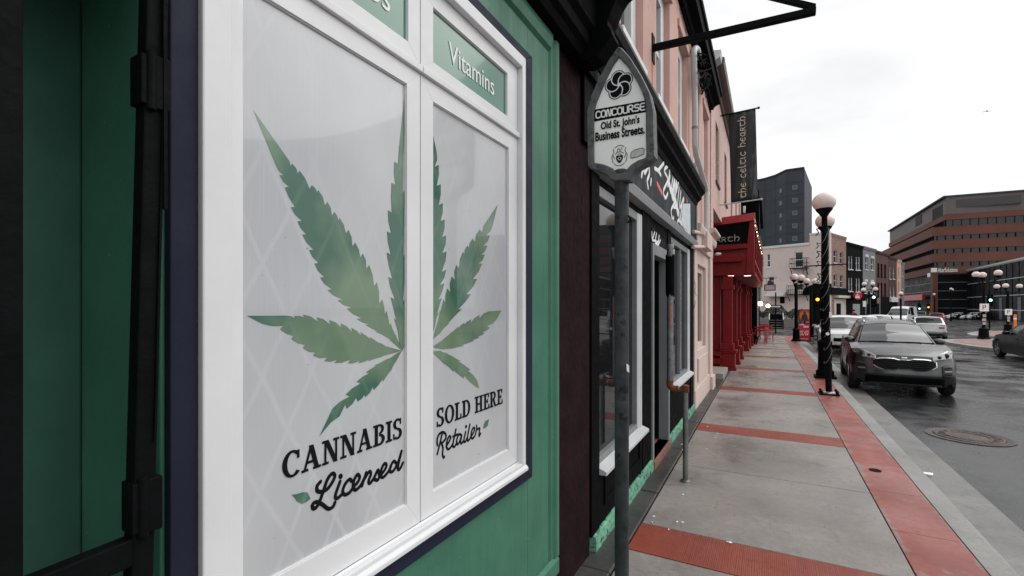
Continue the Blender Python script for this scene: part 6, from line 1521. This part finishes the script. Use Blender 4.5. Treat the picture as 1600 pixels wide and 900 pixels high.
# sandwich boards
def board(name, label, x, y, w, h, rz, m1, z=0, cat='sandwich board'):
    e = E(name, label, cat, (x, y, gz(y)+z), R(rz))
    m = MB(); M1 = Matrix.Rotation(R(-10), 4, 'X')
    m.box(-w/2, w/2, -.012, .012, .04, h, Matrix.Translation((0, -.16, 0)) @ M1); m.build('front_board', m1, e, local=True, bevel=.006)
    m = MB(); m.box(-w/2, w/2, -.012, .012, .04, h, Matrix.Translation((0, .16, 0)) @ Matrix.Rotation(R(10), 4, 'X')); m.build('rear_board', m_signk, e, local=True, bevel=.006)
    m = MB(); ring_ = Matrix.Translation((0, -.16, 0)) @ M1
    for b in ((-w/2-.02, -w/2, 0, h+.02), (w/2, w/2+.02, 0, h+.02), (-w/2, w/2, h, h+.03), (-w/2, w/2, 0, .04)): m.box(b[0], b[1], -.025, .02, b[2], b[3], ring_)
    m.build('board_frame', m_iron, e, local=True)
    return e, ring_
q = onZ(1256, 533, gz(27.5))
e, Mx = board('sandwich_board', 'red sandwich board with white lines of lettering on the pavement', q.x, q.y, .52, .95, 6, m_redpaint)
m = MB()
for k, (z, a, b, h) in enumerate(((.84, -.2, .02, .07), (.72, -.02, .21, .09), (.5, -.2, -.02, .05), (.5, .02, .2, .05), (.41, -.2, -.04, .05), (.41, 0, .2, .05), (.32, -.2, -.01, .05), (.32, .03, .18, .05), (.12, -.18, .18, .03))):
    n_ = max(2, int((b-a)/.05))
    for i in range(n_): m.box(a+(b-a)*i/n_+.004, a+(b-a)*(i+.82)/n_, -.0165, -.0125, z, z+h*(.8+.2*((i*7+k) % 3)/2), Mx)
m.build('lettering', m_letw, e, local=True)
q = onZ(1257, 524, gz(31))
e = E('poster_stand', 'tall orange and plum poster on a black stand behind the red sandwich board', 'poster', (q.x, q.y, gz(31)), R(4))
m = MB(); m.box(-.30, .30, -.03, .03, .0, .12); m.box(-.05, .05, -.03, .03, .12, .9); m.box(-.31, .31, -.025, .025, .85, 1.62); m.build('stand', m_iron, e, local=True)
t = NT('orange_poster'); x, y, z = t.sep(t.obj()); r_ = t.math('SQRT', t.math('ADD', t.math('POWER', x, 2.), t.math('POWER', t.math('SUBTRACT', z, 1.22), 2.))); c = t.mix(t.rng(r_, .1, .36), C(246, 160, 60), C(170, 44, 40)); t.set(col=c, rough=.5)
m = MB(); m.box(-.28, .28, -.032, -.0255, .88, 1.59); m.build('poster', t.m, e, local=True)
m = MB(); m.ball((0, -.034, 1.42), .07, .004, .09); m.poly([(-.2, -.033, .9), (.2, -.033, .9), (.14, -.033, 1.28), (.05, -.033, 1.36), (-.05, -.033, 1.36), (-.14, -.033, 1.28)], (0, -.003, 0)); m.build('poster_print', mat('plum_print', C(80, 30, 52), .5), e, local=True)
# outside stair by the dark building
qs = onZ(1213, 515, gz(35)); st_ = E('metal_stair', 'short black metal stair with pale handrails at the end of the pavement', 'stairs', (qs.x, qs.y, qs.z))
m = MB()
for k in range(4): m.box(-.42, .42, .25*k, .25*k+.28, .19*k+.12, .19*k+.17)
m.build('tread', mat('pale_tread', C(120, 124, 126), .6), st_, local=True)
for s in (-1, 1):
    m = MB(); m.add([(s*.46, -.05, 0), (s*.46, 1.2, 0), (s*.46, 1.2, 1.25), (s*.46, .75, 1.22), (s*.46, -.05, .72), (s*.5, -.05, 0), (s*.5, 1.2, 0), (s*.5, 1.2, 1.25), (s*.5, .75, 1.22), (s*.5, -.05, .72)], [(0,1,2,3,4),(9,8,7,6,5),(0,5,6,1),(1,6,7,2),(2,7,8,3),(3,8,9,4),(4,9,5,0)]); m.build('side_panel', m_iron, st_, local=True)
    m = MB(); m.tube([(s*.48, -.08, .78), (s*.48, .75, 1.28)], .025, 8); m.build('handrail', m_ltgray, st_, local=True)
m = MB(); m.box(-.45, .45, 1.0, 1.2, 0, 1.2); m.build('landing_wall', m_blackmatt, st_, local=True)
# one way sign
q = onY(1212, 510, 38); ow = E('direction_sign', 'black one way arrow sign on a post beside the metal stair', 'traffic sign', (q.x, q.y, gz(38)))
zc_ = onY(1212, 479, 38).z
m = MB(); m.tube([(q.x, 38, -.2), (q.x, 38, onY(1212, 457, 38).z)], .045, 10); m.build('post', m_iron, ow)
m = MB(); m.box(q.x-.37, q.x+.37, 37.93, 37.95, zc_-.11, zc_+.11); m.build('sign_plate', m_signk, ow, bevel=.004)
m = MB(); m.poly([(q.x-.31, 37.93, zc_-.045), (q.x+.18, 37.93, zc_-.045), (q.x+.18, 37.93, zc_-.08), (q.x+.32, 37.93, zc_), (q.x+.18, 37.93, zc_+.08), (q.x+.18, 37.93, zc_+.045), (q.x-.31, 37.93, zc_+.045)], (0, -.004, 0)); m.build('arrow', m_letw, ow)
# hedge by the beige wall, in front of it a low planter
hd = E('hedge', 'low dark hedge in a planter at the foot of the beige wall', 'hedge', (1.2, 58, gz(58)))
m = MB(); m.box(-3.6, 3.2, 58.6, 59.8, -.6, .35); m.build('planter', mat('planter_stone', C(120, 112, 108), .8), hd, bevel=.03)
m = MB()
for k in range(5200):
    x = rnd.uniform(-3.6, 3.2); t = rnd.random(); prof_ = 1.15+.25*math.sin(x*2.1)+.18*math.sin(x*5.3+1)
    c = Vector((x, rnd.uniform(58.5, 59.9), .33+rnd.random()**.6*prof_)); a = Vector((rnd.gauss(0, 1), rnd.gauss(0, 1), rnd.gauss(0, 1))).normalized(); b = a.orthogonal().normalized(); s = rnd.uniform(.05, .11)
    m.add([c-a*s, c+b*s*.5, c+a*s, c-b*s*.5], [(0, 1, 2, 3)])
m.build('foliage', mat('hedge_leaf', (.018, .03, .017), .7, .5, 3), hd, recalc=False)
# traffic lights
def signal(label, x, y, px, py, lit, lit_i, group='traffic lights', zz=None):
    z = onY(px, py, y).z if zz is None else zz; e = E('traffic_light', label, 'traffic light', (x, y, gz(y)), 0, group)
    m = MB(); m.tube([(x, y, gz(y)-.2), (x, y, z+.9)], .06, 10); m.build('post', m_iron, e)
    m = MB(); m.box(x-.2, x+.2, y-.22, y-.06, z-.55, z+.55); h_ = m.build('signal_head', m_blackmatt, e, bevel=.03)
    for k in range(3):
        m = MB(); m.lathe([(.13, -.015), (.11, -.03), (.001, -.04)], c=(x, y-.22, z+.34-.34*k), n=20, axis='y', caps=False); m.build('lens', lit if k == lit_i else m_darkglass, h_, smooth=True)
        m = MB(); m.lathe([(.15, -.16), (.15, 0)], c=(x, y-.22, z+.34-.34*k), n=16, axis='y', caps=False); m.build('visor', m_blackmatt, h_)
    return e
q = onY(1277, 468, 46); signal('traffic light showing amber beside the nearest lamp posts', q.x, 46, 1277, 468, m_amber, 1)
q = onY(1364.5, 466, 56); signal('traffic light showing pale green right of the four globe lamp cluster', q.x, 56, 1364.5, 470, m_greenlit, 0)
q = onY(1436, 479, 100); signal('far traffic light showing green above the white van', q.x, 100, 1436, 479, m_greenlit, 2)
q = onY(1450, 480, 100); signal('far traffic light showing amber above the red hatchback', q.x, 100, 1450, 480, m_amber, 1)
q = onY(1546, 468, 60); signal('traffic light showing pale green right of the nearest triple lamp', q.x, 60, 1546, 469, m_greenlit, 1)
# road sign posts by the row
for k, (px, py, Y_, label) in enumerate(((1348, 475, 58, 'white sign plate on a thin grey post left of the four globe lamp cluster'), (1354.5, 471, 60, 'small faded red sign plate on a thin post beside the four globe lamp cluster'), (1370, 470, 60, 'faded red sign plate on a tall grey pole right of the four globe lamp cluster'))):
    q = onY(px, py, Y_); e = E('sign_post', label, 'road sign', (q.x, Y_, gz(Y_)), 0, 'road signs near the far row')
    m = MB(); m.tube([(q.x+.25, Y_, gz(Y_)-.2), (q.x+.25, Y_, q.z+(1.6 if k == 2 else .4))], .05, 8); m.build('post', m_galv, e)
    m = MB(); m.box(q.x-.0, q.x+.27, Y_-.09, Y_-.06, q.z-.28, q.z+.28); m.build('sign_plate', m_signw if k == 0 else bpy.data.materials.get('faded_red') or mat('faded_red', C(150, 110, 108), .6), e, bevel=.05)
# person on the far pavement, seen over the white crossover's roof
def person(x, y, label):
    z0 = gz(y); me = bpy.data.meshes.new('person'); 
    J = [(0,0,.95),(0,0,1.2),(0,.0,1.42),(0,0,1.53),(0,-.02,1.66),(0,-.02,1.76), (-.09,0,.9),(-.1,-.02,.5),(-.1,.02,.06),(-.1,-.13,.03), (.09,0,.9),(.1,.05,.5),(.1,.12,.06),(.1,-.02,.03), (-.19,0,1.40),(-.24,.02,1.14),(-.22,-.1,.92), (.19,0,1.40),(.24,.02,1.14),(.22,-.06,.90)]
    ED = [(0,1),(1,2),(2,3),(3,4),(4,5),(0,6),(6,7),(7,8),(8,9),(0,10),(10,11),(11,12),(12,13),(2,14),(14,15),(15,16),(2,17),(17,18),(18,19)]
    RD = [.15,.14,.15,.06,.10,.07,.1,.065,.045,.04,.1,.065,.045,.04,.07,.05,.035,.07,.05,.035]
    me.from_pydata(J, ED, []); o = bpy.data.objects.new('person', me); COL.objects.link(o); o.location = (x, y, z0)
    sk = o.modifiers.new('skin', 'SKIN')
    for i, r_ in enumerate(RD): me.skin_vertices[0].data[i].radius = (r_, r_*.8)
    me.skin_vertices[0].data[0].use_root = True
    o.modifiers.new('sub', 'SUBSURF').levels = 1
    dg = bpy.context.evaluated_depsgraph_get(); nm = bpy.data.meshes.new_from_object(o.evaluated_get(dg)); o.modifiers.clear(); o.data = nm
    skin = mat('skin_tone', C(206, 158, 138), .6); coat = mat('dark_red_coat', C(88, 34, 34), .8); trous = mat('dark_trousers', C(30, 32, 38), .8)
    for mm in (skin, coat, trous): nm.materials.append(mm)
    for p in nm.polygons: z = p.center.z; p.material_index = 0 if z > 1.52 else 1 if z > .88 else 2; p.use_smooth = True
    m = MB(); m.ball((0, .02, 1.73), .112, .125, .10, n=14, m=8); m.build('hair', m_maroon, o, smooth=True, local=True)
    return tag(o, label, 'person')
q = onZ(1336, 512, gz(42)); p_ = person(7.0, 53.5, 'person in a dark red coat standing beyond the parked white cars'); p_.scale = (.95, .95, .92)
# gull
q = Vector(ray(1542, 174.5))*56+Vector((0, 0, EYE)); e = E('gull', 'small pale gull gliding in the grey sky at the right', 'bird', q)
m = MB(); m.ball(q, .16, .05, .05, n=12, m=8); m.ball(q+Vector((.17, 0, .01)), .045, n=8, m=6)
for s in (-1, 1): m.poly([q+Vector((.05, s*.03, .02)), q+Vector((-.05, s*.03, .02)), q+Vector((-.12+.05*s, s*.32, .09)), q+Vector((-.02, s*.3, .10))], (0, 0, .012))
for s in (-1, 1): m.poly([q+Vector((s*.02, .0, .03)), q+Vector((s*.25, .02, .08)), q+Vector((s*.46, .06, .01)), q+Vector((s*.25, .10, .07)), q+Vector((s*.02, .08, .03))], (0, 0, .014))
m.build('body', mat('gull_feathers', C(225, 226, 226), .7), e, smooth=True)
